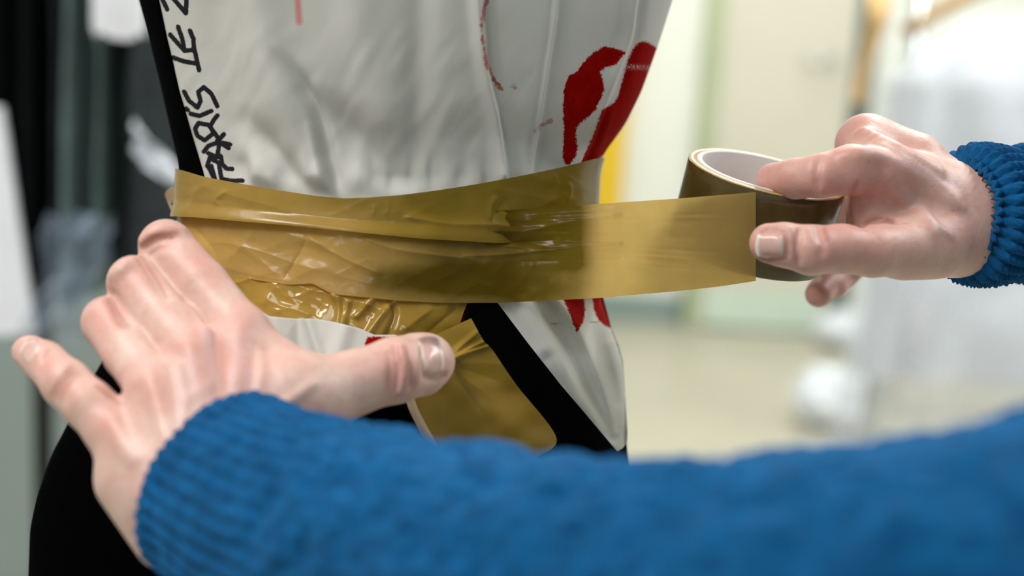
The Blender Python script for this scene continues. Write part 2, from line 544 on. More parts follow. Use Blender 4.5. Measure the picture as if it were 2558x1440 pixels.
# ------------------------------------------------------------------ background clothes
def drape(name, mat, parent, c, width, depth, z0, z1, yaw, nf=7, amp=.25, seed=0, shoulder=.08, nu=72, nv=40, flare=.1, rag=.01):
    """hanging cloth: flattened closed section with folds, sloping shoulders at the top"""
    u = np.linspace(0, 2 * np.pi, nu, endpoint=False)[:, None]; v = np.linspace(0, 1, nv)[None]
    k = np.clip(v * (z0 - z1) / max(shoulder, 1e-3), 0, 1)
    wd_ = width / 2 * (.22 + .78 * np.sqrt(k)) * (1 + flare * v)
    fold = 1 + amp * np.sin(nf * u + 2.2 * vn(v * 2.2 + 0 * u, u * .9, seed)) * (.25 + .75 * v) + .12 * vn(u * 2, v * 6, seed + 3)
    dp = depth / 2 * (.5 + .5 * k) * fold
    x = wd_ * np.sign(np.cos(u)) * np.abs(np.cos(u)) ** .8 * (1 + .04 * vn(v * 5, u, seed + 5)); y = dp * np.sin(u)
    z = z0 - (z0 - z1) * v + rag * vn(u * 3, 0 * v, seed + 9) * v + 0 * u
    ca, sa = math.cos(yaw), math.sin(yaw)
    V = np.stack([c[0] + x * ca - y * sa, c[1] + x * sa + y * ca, z], -1)
    o = grid_mesh(name, V, mat, parent, wrap_u=True)
    return o


def hanger(label, x, y, zr, yaw, mat, w=.40, drop=.09, group=None):
    h = empty('clothes_hanger', (x, y, zr)); h.rotation_euler = (0, 0, yaw)
    tag(h, label, 'hanger', group)
    a = np.linspace(-.5, 3.6, 12)
    hook = [(.018 * math.cos(t), 0, .0 + .018 * math.sin(t) + 0.0) for t in a] + [(0, 0, -.03), (0, 0, -.055)]
    tube('hook', hook, .0022, M['chrome'], h, 8)
    tube('shoulder_bar', [(-w / 2, 0, -.055 - drop), (-w / 4, 0, -.055 - drop * .4), (0, 0, -.05), (w / 4, 0, -.055 - drop * .4), (w / 2, 0, -.055 - drop)], [.010, .013, .015, .013, .010], mat, h, 12, 24)
    return h


def rack(label, xa, xb, y, zr, mat, dep=.5):
    r = empty('clothes_rack', ((xa + xb) / 2, y, 0)); tag(r, label, 'clothes rack')
    w = (xb - xa) / 2
    tube('rail', [(-w, 0, zr), (w, 0, zr)], .014, mat, r, 14)
    for s in (-1, 1):
        tube('upright', [(s * w, 0, .06), (s * w, 0, zr)], .015, mat, r, 14)
        tube('foot_bar', [(s * w, -dep / 2, .06), (s * w, dep / 2, .06)], .015, mat, r, 14)
        for t in (-1, 1):
            tube('caster', [(s * w - .012, t * dep / 2, .026), (s * w + .012, t * dep / 2, .026)], .026, M['black_metal'], r, 16)
    tube('base_bar', [(-w, 0, .09), (w, 0, .09)], .012, mat, r, 12)
    return r


# white garments under polythene, hung on the far rack (picture right)
YR, ZR = 1.65, 1.375
rack('steel clothes rack carrying white garments under clear covers', .655, 1.75, YR, ZR, M['chrome'])
spec_r = [(.86, .46, .12, 1.235, .62, .06, 'bg_white', 'broad white jacket under a clear cover, its ochre hanger showing'),
          (1.17, .42, .09, 1.23, .58, 1.30, 'bg_white', 'white blouse hanging edge on behind the broad white jacket'),
          (1.34, .44, .10, 1.23, .5, 1.42, 'bg_grey', 'pale grey coat farthest along the steel rack')]
for i, (x, w_, dp, z0, z1, yaw, mt, lb) in enumerate(spec_r):
    g = empty('garment', (x, YR, 0)); tag(g, lb, 'garment', 'garments on the steel rack')
    yy = 0
    drape('cloth', M[mt], g, (0, yy, 0), w_, dp, z0, z1, yaw, 9, .35, 20 + i, .10)
    drape('clear_cover', M['film'], g, (0, yy, 0), w_ + .05, dp + .05, z0 + .02, z1 - .2 - .05 * (i % 2), yaw, 12, .45, 40 + i, .12, nu=110, nv=60)
    hanger(['ochre wooden hanger inside the broad white jacket', 'wooden hanger inside the white blouse', 'wooden hanger inside the farthest grey coat'][i],
           x, YR + yy, ZR + .014, yaw, M['wood'], .46 if i == 0 else .36, .12, 'wooden hangers')
# ochre strap end hanging off the shoulder
sp = on_y(2172, 150, YR - .10)
st = empty('fabric_strap', tuple(sp)); tag(st, 'ochre fabric belt hanging beside the white jacket', 'belt')
zt = ZR - sp[2] - .02
V = np.zeros((30, 5, 3))
for i, t in enumerate(np.linspace(0, 1, 30)):
    for j, s in enumerate(np.linspace(-1, 1, 5)):
        V[i, j] = (s * .014 * (1 + .3 * math.sin(6 * t)) + .01 * math.sin(5 * t), .10 * (1 - sm(t, 0, .5)) + .006 * math.cos(s * 1.5), zt * (1 - t) - .07 * t)
grid_mesh('strap', V, M['ochre_cloth'], st)
tube('loop', [(0.01, .10, zt), (-.005, .085, zt + .02), (-.012, .10, zt + .035), (.0, .115, zt + .02), (.01, .10, zt)], .006, M['wood'], st, 8, 24)


def crumple(name, label, cat, c, r, sq, mat, seed, group=None):
    bm = bmesh.new(); bmesh.ops.create_icosphere(bm, subdivisions=5, radius=1)
    V = np.array([v.co[:] for v in bm.verts]); F_ = [[v.index for v in f.verts] for f in bm.faces]; bm.free()
    th = np.arctan2(V[:, 1], V[:, 0]); z = V[:, 2]
    n = .25 * np.abs(vn(th * 1.6 + 9, z * 3, seed)) + .16 * np.abs(vn(th * 4 + 3, z * 7, seed + 1)) + .2 * vn(V[:, 0] * 2, V[:, 1] * 2 + z, seed + 2)
    V = V * (1 + n)[:, None] * np.array(sq) * r
    V[:, 2] -= V[:, 2].min()
    o = make_mesh(name, V, F_, mat); o.location = c
    return tag(o, label, cat, group)


p1 = on_floor(2110, 875); p2 = on_floor(2065, 1075)
crumple('plastic_bag', 'small crumpled white plastic bag on the floor, near the wall', 'plastic bag', (p1[0], p1[1], 0.001), .085, (1.25, .7, .62), M['film_white'], 3, 'crumpled bags on the floor')
crumple('plastic_bag', 'larger crumpled white plastic bag on the floor, below the small one', 'plastic bag', (p2[0], p2[1], 0.001), .095, (1.1, .8, .8), M['film_white'], 8, 'crumpled bags on the floor')
pt = empty('cardboard_box', tuple(on_floor(2360, 1010)[:2]) + (0,))
pt.name = 'storage_box'; tag(pt, 'low pale cream storage box behind the hanging covers', 'box')
box('body', (-.2, -.14, 0.002), (.2, .14, .22), M['cream'], pt, .006); box('lid', (-.21, -.15, .22), (.21, .15, .25), M['cream'], pt, .006)

# black clothes, hung edge on (picture left)
YL, ZL = 1.25, 1.55
rack('black clothes rack crowded with dark clothes', X_at(105, 700, YL), -.1, YL, ZL, M['black_metal'])
rows = [(118, 150, 660, .075, 'bg_black', 'black coat hanging outermost, next to the rack upright'),
        (190, 95, 640, .05, 'bg_black', 'black dress hanging second from the rack upright'),
        (236, 60, 600, .03, 'bg_charcoal', 'charcoal jacket squeezed between black dress and grey teal coat'),
        (300, 90, 690, .05, 'bg_teal', 'grey teal coat hanging below the white collar'),
        (352, 60, 640, .03, 'bg_teal', 'narrow grey teal shirt beside the grey teal coat'),
        (405, 80, 620, .04, 'bg_charcoal', 'charcoal coat hanging closest to the taped figure')]
for i, (px, wpx, yb, dp, mt, lb) in enumerate(rows):
    x = X_at(px, 400, YL); zb = float(on_y(px, yb, YL)[2])
    g = empty('garment', (x, YL, 0)); tag(g, lb, 'garment', 'dark garments on the black rack')
    drape('cloth', M[mt], g, (0, 0, 0), .40, wpx * .00046, ZL - .07, zb, math.radians(90 + (i % 3 - 1) * 3), 5, .3, 60 + i, .10)
    hanger(['black hanger of the outermost black coat', 'black hanger of the black dress', 'black hanger of the charcoal jacket', 'black hanger of the grey teal coat',
            'black hanger of the narrow grey teal shirt', 'black hanger of the charcoal coat closest to the figure'][i], x, YL, ZL + .014, math.radians(90), M['black_metal'], .38, .06, 'black hangers')
# white folded cloth over the rail
x = X_at(296, 40, YL - .25); zb = float(on_y(296, 82, YL - .25)[2])
sc = empty('scarf', (x, YL - .25, 0)); tag(sc, 'white scarf draped in front of the grey teal coat', 'scarf')
drape('cloth', M['bg_white'], sc, (0, 0, 0), .062, .03, ZL - .1, zb, 0, 3, .2, 77, .02)
# clear crumpled covers
q = on_y(190, 690, YL - .28)
pc = empty('garment_cover', tuple(q)); tag(pc, 'crumpled clear polythene cover with bluish glints below the black coat', 'garment cover', 'loose polythene covers')
nu, nv = 60, 60
u, v = np.meshgrid(np.linspace(-1, 1, nu), np.linspace(-1, 1, nv), indexing='ij')
zz = np.abs(vn(u * 2.5 + v * 2.5, v * 1.1 - u, 5)) * .05 + .02 * np.abs(vn(u * 6 + v * 5, v * 3, 6))
V = np.stack([u * .042 * (1 + .25 * vn(v * 2, 0 * u, 4)) + .018 * v * -1, -zz, -v * .085], -1)
grid_mesh('film', V, M['film_blue'], pc)
tube('tie', [(.0, 0, .07), (.0, .12, .3), (0, .26, ZL - q[2])], .0008, M['black_metal'], pc, 6, 20)
q = on_y(440, 440, YL - .2)
pc = empty('garment_cover', tuple(q)); tag(pc, 'pale polythene cover slung aslant behind the taped figure', 'garment cover', 'loose polythene covers')
V = np.stack([u * .052 + .0 * v, -zz * .5, -u * .050 - v * .013 * (1.2 - u * .5)], -1)
grid_mesh('film', V, M['film_white'], pc)
tube('tie', [(-.03, 0, .03), (-.02, .1, .4), (-.02, .18, ZL - q[2])], .0008, M['black_metal'], pc, 6, 20)
# white board leaning at the left edge
qb = on_y(20, 820, 1.0)
bd = empty('foam_board', (qb[0], 1.0, qb[2])); tag(bd, 'white foam board leaning beside the black rack', 'board')
e1, e2 = on_y(4, 270, 1.03), on_y(84, 835, 1.0)
e3 = on_y(-300, 850, 1.0); e4 = on_y(-340, 200, 1.03)
Vf = np.array([e1, e2, e3, e4]) - qb * [1, 0, 1] - np.array([0, 1.0, 0])
Vb = Vf + np.array([0, .012, 0])
make_mesh('sheet', np.vstack([Vf, Vb]), [[0, 1, 2, 3], [7, 6, 5, 4], [0, 4, 5, 1], [1, 5, 6, 2], [2, 6, 7, 3], [3, 7, 4, 0]], M['bg_white'], bd, smooth=False)
for dx in (-.13, -.17):
    tube('leg', [(dx, .02, 0), (dx - .02, .05, -qb[2] + .001)], .008, M['chrome'], bd, 8)

# ------------------------------------------------------------------ body surface (dress form, coat, skirt share it)
D0 = .835
Lx = sinterp([(-500, 255), (-300, 297), (0, 357), (110, 386), (230, 415), (310, 432), (390, 450), (430, 457), (545, 452), (600, 432), (700, 385), (800, 325), (900, 268), (940, 244), (1030, 195), (1120, 150), (1220, 113), (1300, 96), (1440, 88), (1700, 95), (2100, 130)], 30)
Rx = sinterp([(-500, 1840), (-300, 1785), (0, 1680), (110, 1645), (230, 1602), (310, 1563), (385, 1508), (430, 1494), (510, 1490), (600, 1490), (700, 1494), (760, 1503), (820, 1524), (900, 1552), (1000, 1560), (1110, 1566), (1200, 1575), (1440, 1610), (1700, 1650), (2100, 1650)], 30)


def body(th, yr, off=0.0):
    """point of the body surface: th = angle round the figure (0 left, pi/2 front, pi right), yr = height given as picture row at D0, off = metres outward"""
    l, r = Lx(yr), Rx(yr)
    xm = ((l + r) / 2 - W / 2) / F * D0; hw = (r - l) / 2 / F * D0
    hd_ = hw * .74
    x = xm - (hw + off * (.12 + .88 * np.abs(np.sin(th)))) * np.cos(th)
    d = D0 - (hd_ + off) * np.sin(th)
    y = -(yr - H / 2) / F * D0 + 0 * th
    return np.stack([x, y, -d], -1)


def proj(p):
    d = -p[..., 2]
    return p[..., 0] / d * F + W / 2, -p[..., 1] / d * F + H / 2


def inv(px, py):
    """picture point -> (th, yr) on the front of the body"""
    d = np.full(np.shape(px), .77)
    for _ in range(14):
        yr = H / 2 + (py - H / 2) * d / D0
        X = W / 2 + (px - W / 2) * d / D0
        l, r = Lx(yr), Rx(yr)
        c = np.clip(((l + r) / 2 - X) / ((r - l) / 2), -.9995, .9995)
        th = np.arccos(c)
        d = .5 * d + .5 * (D0 - (r - l) / 2 / F * D0 * .74 * np.sin(th))
    return th, yr


def front(px, py, off=0.0):
    th, yr = inv(np.asarray(px, float), np.asarray(py, float))
    return body(th, yr, off)


# ---- folds of the coat front: (polyline in picture, half width, height in mm, y0..y1 fade)
FOLDS = [([(620, -200), (650, 0), (690, 200), (760, 380), (815, 500)], 55, 5.0),
         ([(700, 120), (770, 240), (815, 380), (850, 500)], 20, -4.5),
         ([(790, 210), (860, 300), (960, 430), (1000, 500)], 45, -4.0),
         ([(760, 230), (800, 380), (825, 500)], 14, 3.0),
         ([(1060, -200), (1045, 200), (1040, 480)], 38, -2.5),
         ([(1180, -200), (1200, 120), (1235, 300), (1252, 470)], 16, 4.0),
         ([(1215, -200), (1228, 140), (1262, 320), (1275, 470)], 22, -2.5),
         ([(1400, -200), (1390, 20), (1365, 200), (1325, 450)], 7, 2.0),
         ([(1420, -200), (1412, 20), (1385, 200), (1350, 450)], 26, -2.5),
         ([(1610, -200), (1575, 0), (1560, 100), (1520, 210), (1490, 290), (1440, 420)], 17, 5.0),
         ([(1640, -200), (1605, 0), (1590, 100), (1555, 200), (1510, 300), (1462, 420)], 14, -3.5),
         ([(1560, 180), (1520, 300), (1480, 410)], 10, 2.5),
         ([(560, 300), (640, 400), (700, 480)], 40, 3.0),
         ([(600, 260), (690, 380), (760, 470)], 30, -3.0),
         ([(900, 330), (910, 420), (915, 500)], 25, 3.0),
         ([(520, -100), (560, 200), (600, 400)], 40, -2.5),
         ([(900, -200), (905, 100), (950, 300)], 60, 3.0)]


def folds(px, py):
    z = np.zeros(px.shape)
    for pts, w, h in FOLDS:
        p = catmull(pts, 24)
        d = seg_dist(px, py, p)
        z += h * np.exp(-(d / w) ** 2) * sm(py, pts[0][1] - 10, pts[0][1] + 120)
    # gathers just above the tape
    g = sm(py, 330, 440) * (1 - sm(py, 470, 520))
    z += g * 1.4 * vn(px / 34, py / 160, 21)
    z += .7 * vn(px / 90, py / 200, 22) + .25 * vn(px / 30 + py / 60, py / 70, 23) * sm(py, -50, 200)
    return z * .00135 * (1 - .8 * sm(py, 435, 492))


def Z3(pts, ox=340, oy=0, s=.3611): return [(ox + x * s, oy + y * s) for x, y in pts]


LETTERS = [[(165, -40), (215, 65)], [(240, -30), (345, 92), (350, -40)],
           [(235, 240), (335, 352), (395, 345)], [(290, 185), (318, 265), (335, 352)], [(372, 212), (396, 268), (400, 330), (436, 486)], [(255, 398), (330, 425), (418, 440)],
           [(332, 635), (366, 698), (424, 745), (446, 700), (430, 636), (468, 604), (520, 648), (562, 735)],
           [(345, 752), (358, 762)], [(378, 788), (440, 803), (520, 768)],
           [(408, 892), (432, 852), (505, 866), (538, 920), (474, 972), (424, 940), (408, 892)], [(515, 872), (540, 825), (562, 800)], [(530, 905), (575, 965), (607, 930)],
           [(468, 1050), (500, 1010), (570, 985), (650, 1000)], [(560, 975), (640, 1025)], [(500, 1062), (560, 1090), (575, 1000)],
           [(492, 1150), (512, 1085), (585, 1080), (596, 1140), (520, 1100)], [(498, 1150), (540, 1235)], [(520, 1150), (545, 1240)], [(590, 1130), (625, 1168), (665, 1170)], [(575, 1150), (592, 1240), (660, 1252), (735, 1250)]]
LETTERS = [Z3(l) for l in LETTERS]
BL1 = Z3([(1095, 345), (1130, 320), (1180, 330), (1240, 345), (1285, 365), (1250, 400), (1220, 440), (1190, 460), (1140, 465), (1105, 495), (1125, 555), (1135, 610), (1110, 690), (1075, 760), (1020, 815), (970, 850), (940, 890), (940, 960), (950, 1040), (935, 1090), (890, 1145), (870, 1145), (845, 1100), (848, 1000), (855, 900), (850, 800), (848, 700), (855, 620), (870, 570), (890, 520), (940, 500), (990, 430), (1050, 370)], 1100)
BL2 = Z3([(1330, 340), (1370, 295), (1410, 285), (1460, 305), (1510, 340), (1560, 350), (1470, 560), (1420, 690), (1350, 830), (1280, 930), (1220, 1010), (1120, 1080), (1040, 1135), (950, 1180), (1000, 1060), (1050, 950), (1090, 840), (1120, 760), (1200, 710), (1225, 670), (1255, 570), (1280, 470), (1300, 410)], 1100)
ARC = Z3([(340, -60), (318, 20), (303, 70), (288, 180), (300, 340), (330, 450), (370, 540), (425, 612)], 1100)
SM1 = Z3([(360, 550), (430, 600), (515, 605)], 1100); SM2 = Z3([(662, 905), (690, 872), (715, 862), (765, 832)], 1100)
STRK = Z3([(1115, -60), (1122, 60), (1128, 150)])
WEAR = Z3([(1270, 470), (1340, 462), (1400, 470), (1470, 470)], 1100)
S7 = lambda pts: Z3(pts, 850, 720, .3195)
RT1 = S7([(1735, 60), (1905, 60), (1915, 180), (1900, 270), (1850, 350), (1830, 300), (1790, 200)])
RT2 = S7([(1968, 60), (2070, 60), (2160, 330), (2105, 312), (2060, 290), (2010, 240), (1985, 170)])
RT3 = [(1110, 730), (1215, 730), (1215, 800), (1150, 806)]


def print_attrs(px, py, fr):
    far = np.full(px.shape, 60.0)
    red = np.minimum.reduce([poly_sd(px, py, b) for b in (BL1, BL2, RT1, RT2, RT3)])
    ink = np.minimum.reduce([seg_dist(px, py, l) for l in LETTERS]) - 5.9
    a = {'red': np.where(fr, red, far), 'ink': np.where(fr, ink, far),
         'dots': np.where(fr, seg_dist(px, py, catmull(ARC, 40)) - 4.5, far),
         'streak': np.where(fr, seg_dist(px, py, STRK) - 8, far),
         'smear': np.where(fr, np.minimum(seg_dist(px, py, SM1), seg_dist(px, py, SM2)) - 4, far),
         'wear': np.where(fr, np.clip(1 - seg_dist(px, py, WEAR) / 9, 0, 1), 0)}
    return a


# coat body (closed round the figure)
coat = empty('coat', tuple(P(980, 100, D0)))
tag(coat, 'white coat with red print, black lettering and black trim on the figure', 'coat')
INVC = None


def to_local(o, V):
    bpy.context.view_layer.update()
    m = np.array(o.matrix_world.inverted())
    return V @ m[:3, :3].T + m[:3, 3]


def child_grid(name, Vcs, mat, parent, **kw):
    return grid_mesh(name, to_local(parent, to_world(Vcs)), mat, parent, **kw)


nth, nyr = 620, 500
th = np.concatenate([np.linspace(-.25, np.pi + .25, 520), np.linspace(np.pi + .25, 2 * np.pi - .25, 100 + 2)[1:-1]])
yr = np.linspace(-560, 800, nyr)
TH, YR_ = np.meshgrid(th, yr, indexing='ij')
p0 = body(TH, YR_)
px, py = proj(p0); fr = (np.sin(TH) > -.26) & (TH < np.pi + .3)
fz = folds(px, py) * np.clip(np.sin(TH) * 1.6 + .25, 0, 1)
back = np.where(TH > np.pi, .003 * np.sin(TH * 16) * np.clip(-np.sin(TH), 0, 1), 0)
pc_ = body(TH, YR_, fz + back)
px, py = proj(pc_)
child_grid('coat_body', pc_, M['coat'], coat, wrap_u=True, attrs={k: v.ravel() for k, v in print_attrs(px, py, fr).items()})


def strip(name, th0, th1, y0, y1, off, mat, parent, nt_=24, ny=160, thick=.0015, foldw=.6):
    """a band on the body with thickness: th0/th1 are functions of yr"""
    yr = np.linspace(y0, y1, ny)[None, :]; t = np.linspace(0, 1, nt_)[:, None]
    TH = th0(yr) + (th1(yr) - th0(yr)) * t
    YRR = yr + 0 * TH
    a, b = proj(body(TH, YRR)); fz = folds(a, b) * foldw * np.clip(np.sin(TH) * 1.6 + .25, 0, 1)
    o1 = body(TH, YRR, off + thick + fz); i1 = body(TH, YRR, off + fz)
    V = np.concatenate([o1, i1[::-1]], 0)
    return child_grid(name, V, mat, parent, wrap_u=True)


def th_of(px, yr): # angle at which the surface shows px (row yr)
    l, r = Lx(yr), Rx(yr); d = np.full(np.shape(yr), .80)
    for _ in range(10):
        X = W / 2 + (px - W / 2) * d / D0
        c = np.clip(((l + r) / 2 - X) / ((r - l) / 2), -.9995, .9995); t = np.arccos(c)
        d = D0 - (r - l) / 2 / F * D0 * .74 * np.sin(t)
    return t


trimR = interp([(-560, 285), (-330, 325), (0, 390), (110, 417), (250, 452), (350, 480), (437, 509), (520, 530)])
strip('black_trim', lambda y: -.30 + 0 * y, lambda y: th_of(trimR(H / 2 + (y - H / 2) * D0 / .815), y), -560, 520, .0006, M['black_trim'], coat)

# dress form below and behind: hips in black cloth, stand
form = empty('dress_form', tuple(P(980, 100, D0)))
tag(form, 'black dress form standing on a pole, wearing the white coat', 'dress form')
th_ = np.linspace(0, 2 * np.pi, 96, endpoint=False); yr_ = np.linspace(-620, 1700, 120)
A_, B_ = np.meshgrid(th_, yr_, indexing='ij')
fc = child_grid('torso', body(A_, B_, -.008 - .05 * (1 - sm(B_, -620, -540))), M['black_cloth'], form, wrap_u=True)
base = P(1000, 1500, D0 + .0); bx, by = base[0], base[1]
loc = np.array(form.location)
tube('pole', [np.array([bx, by, float(P(1000, 1650, D0)[2])]) - loc, np.array([bx, by, .03]) - loc], .016, M['chrome'], form, 16)
tube('base_plate', [np.array([bx, by, .0]) - loc, np.array([bx, by, .004]) - loc, np.array([bx, by, .022]) - loc, np.array([bx, by, .028]) - loc], [.165, .17, .17, .15], M['black_metal'], form, 40)

skirt = empty('skirt', tuple(P(900, 1200, D0)))
tag(skirt, 'black skirt below the taped waist, behind the hand', 'skirt')
th = np.linspace(0, 2 * np.pi, 260, endpoint=False); yr = np.linspace(690, 2150, 200)
TH, YR_ = np.meshgrid(th, yr, indexing='ij')
fo = .0015 * vn(TH * 4, YR_ / 300, 3) + .004 * np.sin(TH * 9 + YR_ / 500) * sm(YR_, 1300, 2100) * 1.5
child_grid('skirt_cloth', body(TH, YR_, -.002 + fo), M['black_cloth'], skirt, wrap_u=True)
# raised side seam on the skirt
sy = np.linspace(900, 2150, 80)
tube('side_seam', to_local(skirt, to_world(body(.06 + 0 * sy, sy, -.001))), .0011, M['black_trim'], skirt, 8)

# white tail of the coat, with its black border
tailL = interp([(740, 1215), (760, 1230), (860, 1303), (960, 1380), (1060, 1466), (1110, 1510), (1140, 1535)])
tailR = interp([(740, 1506), (820, 1527), (860, 1545), (900, 1556), (1000, 1563), (1080, 1568), (1105, 1567), (1120, 1556), (1130, 1540), (1140, 1530)])
TF = [([(1290, 740), (1370, 860), (1440, 980), (1520, 1100)], 26, 5.5), ([(1385, 740), (1450, 830), (1500, 960), (1535, 1080)], 15, 5), ([(1350, 740), (1410, 850), (1480, 980), (1530, 1090)], 20, -5.5),
      ([(1465, 740), (1500, 860), (1545, 1000)], 20, -3), ([(1530, 860), (1550, 960), (1558, 1060)], 14, 3), ([(1370, 900), (1440, 1020), (1500, 1090)], 20, -2.5)]
ny, nx = 240, 170
py_ = np.linspace(735, 1138, ny)[None, :]; t = np.linspace(0, 1, nx)[:, None]
pxg = tailL(py_) + (np.maximum(tailR(py_), tailL(py_) + 1) - tailL(py_)) * t; pyg = py_ + 0 * pxg
tz = np.zeros(pxg.shape)
for pts, w, h in TF: tz += h * np.exp(-(seg_dist(pxg, pyg, catmull(pts, 20)) / w) ** 2)
tz += .5 * vn(pxg / 40, pyg / 60, 4)
th, yr = inv(np.minimum(pxg, 1560 + 0 * pxg), pyg)
dd = -body(th, yr, .0045)[..., 2] - tz * .001 + .006 * sm(t, .85, 1) * 0
V = cs(pxg, pyg, dd)
# the edge turns back round the hip
ex = np.stack([V[-1] + np.array([-.0004 * k, 0, -.011 * k]) for k in (1, 2, 3, 4, 5)], 0)
V = np.concatenate([V, ex], 0)
pa = np.concatenate([pxg, np.repeat(pxg[-1:], 5, 0)], 0); pb = np.concatenate([pyg, np.repeat(pyg[-1:], 5, 0)], 0)
tail = child_grid('coat_tail', V, M['coat'], coat, attrs={k: v.ravel() for k, v in print_attrs(pa, pb, np.ones(pa.shape, bool)).items()})
ny = 150
py_ = np.linspace(748, 1160, ny)[None, :]; t = np.linspace(0, 1, 20)[:, None]
bl = interp([(748, 1172), (770, 1160), (797, 1154), (812, 1172), (850, 1198), (870, 1210), (960, 1272), (1090, 1366), (1160, 1418)])
br_ = interp([(740, 1215), (760, 1232), (860, 1306), (960, 1384), (1060, 1470), (1110, 1514), (1160, 1560)])
pxg = bl(py_) + (br_(py_) - bl(py_)) * t; pyg = py_ + 0 * pxg
V = front(pxg, pyg, .0062); Vb = front(pxg, pyg, .0030)
child_grid('black_border', np.concatenate([V, Vb[::-1]], 0), M['black_trim'], tail, wrap_u=True)

# white shirt hem peeking out below the tape, with a scrap of the red print
hem_t = interp([(640, 760), (690, 790), (750, 796), (800, 796), (850, 806), (900, 820), (935, 836), (965, 836), (1000, 836)])
hem_b = interp([(640, 930), (1000, 960)])
pxl = np.linspace(640, 985, 130)[:, None]; t = np.linspace(0, 1, 50)[None]
pxg = pxl + 0 * t; pyg = hem_t(pxl) + (hem_b(pxl) - hem_t(pxl)) * t
rz = .004 * np.exp(-((pxg - 790 - (pyg - 820) * .3) / 14) ** 2) - .003 * np.exp(-((pxg - 760) / 16) ** 2) + .003 * np.exp(-((pxg - 860 + (pyg - 850) * .3) / 22) ** 2) + .002 * np.exp(-((pxg - 710) / 18) ** 2)
V = front(pxg, pyg, .010) + np.stack([0 * rz, 0 * rz, rz], -1)
Vb = front(pxg, pyg, .006)
at = {k: np.concatenate([v, v[:, ::-1]], 1).ravel() for k, v in print_attrs(np.full(pxg.shape, 1000.), pyg * 0 + 300, np.ones(pxg.shape, bool)).items()}
rd = poly_sd(pxg, pyg, [(918, 840), (1005, 840), (1005, 970), (890, 970), (905, 885)]); at['red'] = np.concatenate([rd, rd[:, ::-1]], 1).ravel()
child_grid('shirt_hem', np.concatenate([V, Vb[:, ::-1]], 1), M['coat'], coat, wrap_v=True, attrs=at)

# ------------------------------------------------------------------ packing tape round the waist
wrap = empty('tape_wrap', tuple(P(980, 600, D0)))
tag(wrap, 'brown packing tape wound in wrinkled bands round the waist', 'packing tape')


def crum(px, py, seed, s=1.0):
    """sharp creases of crumpled film, metres"""
    z = np.zeros(px.shape)
    for k, (fx, fy, a, rot) in enumerate([(150, 60, 1.3, .25), (110, 45, .9, -.5), (60, 38, .5, .6), (34, 26, .22, -.2)]):
        c, sn = math.cos(rot), math.sin(rot)
        u = (px * c + py * sn) / fx; v = (-px * sn + py * c) / fy
        z += a * (1 - 2 * np.abs(vn(u, v, seed + k)))
    return z * .001 * s


def stuck_f(px, py):
    z = sm(px, 540, 1200) * .95 + .25 * vn(px / 120, py / 70, 12)
    return np.clip(z * sm(px, 470, 560), 0, 1)


def band(name, topf, botf, off, mat, seed, extra=None, nth=520, ns=80, amp=1.0, th0=-.0, th1=None, closed=True):
    if closed: th = np.concatenate([np.linspace(0, np.pi, nth), np.linspace(np.pi, 2 * np.pi, 121)[1:-1]])
    else: th = np.linspace(th0, th1, nth)
    s = np.linspace(0, 1, ns); TH, S_ = np.meshgrid(th, s, indexing='ij')
    xl, xr = 450., 1492.
    def edge(f, px, back):
        v = f(px); vb = f(np.full_like(px, xl)) + (f(np.full_like(px, xr)) - f(np.full_like(px, xl))) * np.clip((px - xl) / (xr - xl), 0, 1)
        return np.where(back, vb, v)
    YR = 600 + 0 * TH; back = np.sin(TH) < 0
    for _ in range(10):
        a, b = proj(body(TH, YR, off))
        tgt = edge(topf, a, back) * (1 - S_) + edge(botf, a, back) * S_
        YR = YR + (tgt - b) * .9
    a, b = proj(body(TH, YR, off))
    z = crum(a, b, seed, amp) * np.clip(np.sin(TH) * 2 + .3, .2, 1) * (.35 + .65 * np.sin(np.pi * S_) ** .5)
    if extra is not None: z = z + np.where(back, 0, extra(a, b, S_))
    V = body(TH, YR, off + z)
    return child_grid(name, V, mat, wrap, wrap_u=closed, attrs={'stuck': stuck_f(a, b).ravel()})


def ridge(px, py, pts, w, h):
    p = catmull(pts, 24); d = seg_dist(px, py, p)
    if abs(h) > 2.15 and w < 9: return .001 * h * np.exp(-(d / w) ** 2)
    e = np.minimum(np.hypot(px - p[0, 0], py - p[0, 1]), np.hypot(px - p[-1, 0], py - p[-1, 1]))
    return .0008 * h * np.exp(-np.sqrt(d * d + 2.0) / (w * .9)) * np.clip(e / (2.2 * w), .15, 1)


# lower patch (first winding), middle winding, upper winding
c_top = interp([(440, 640), (1000, 690), (1492, 690)])
c_bot = sinterp([(440, 770), (560, 785), (660, 800), (760, 803), (850, 812), (900, 832), (960, 850), (1040, 866), (1090, 846), (1150, 808), (1160, 775), (1172, 750), (1492, 738)], 7)


def ex_c(a, b, s):
    z = ridge(a, b, [(835, 735), (848, 770), (840, 830)], 8, 2.6) + ridge(a, b, [(870, 755), (862, 790), (850, 835)], 7, 2.2)
    z += ridge(a, b, [(935, 740), (905, 775), (890, 790)], 8, 2.4) + ridge(a, b, [(985, 750), (950, 790), (915, 840)], 8, 2.6)
    z += ridge(a, b, [(975, 755), (985, 790), (960, 850)], 7, -2.5) + ridge(a, b, [(1090, 760), (1040, 800), (985, 840)], 16, 2.5)
    z += ridge(a, b, [(1150, 765), (1090, 815), (1050, 850)], 12, -2.2) + ridge(a, b, [(640, 690), (600, 705), (560, 715)], 7, 1.5)
    z += ridge(a, b, [(820, 740), (780, 790), (740, 815)], 26, -2.5) + ridge(a, b, [(700, 700), (660, 760), (640, 800)], 22, 2)
    return z


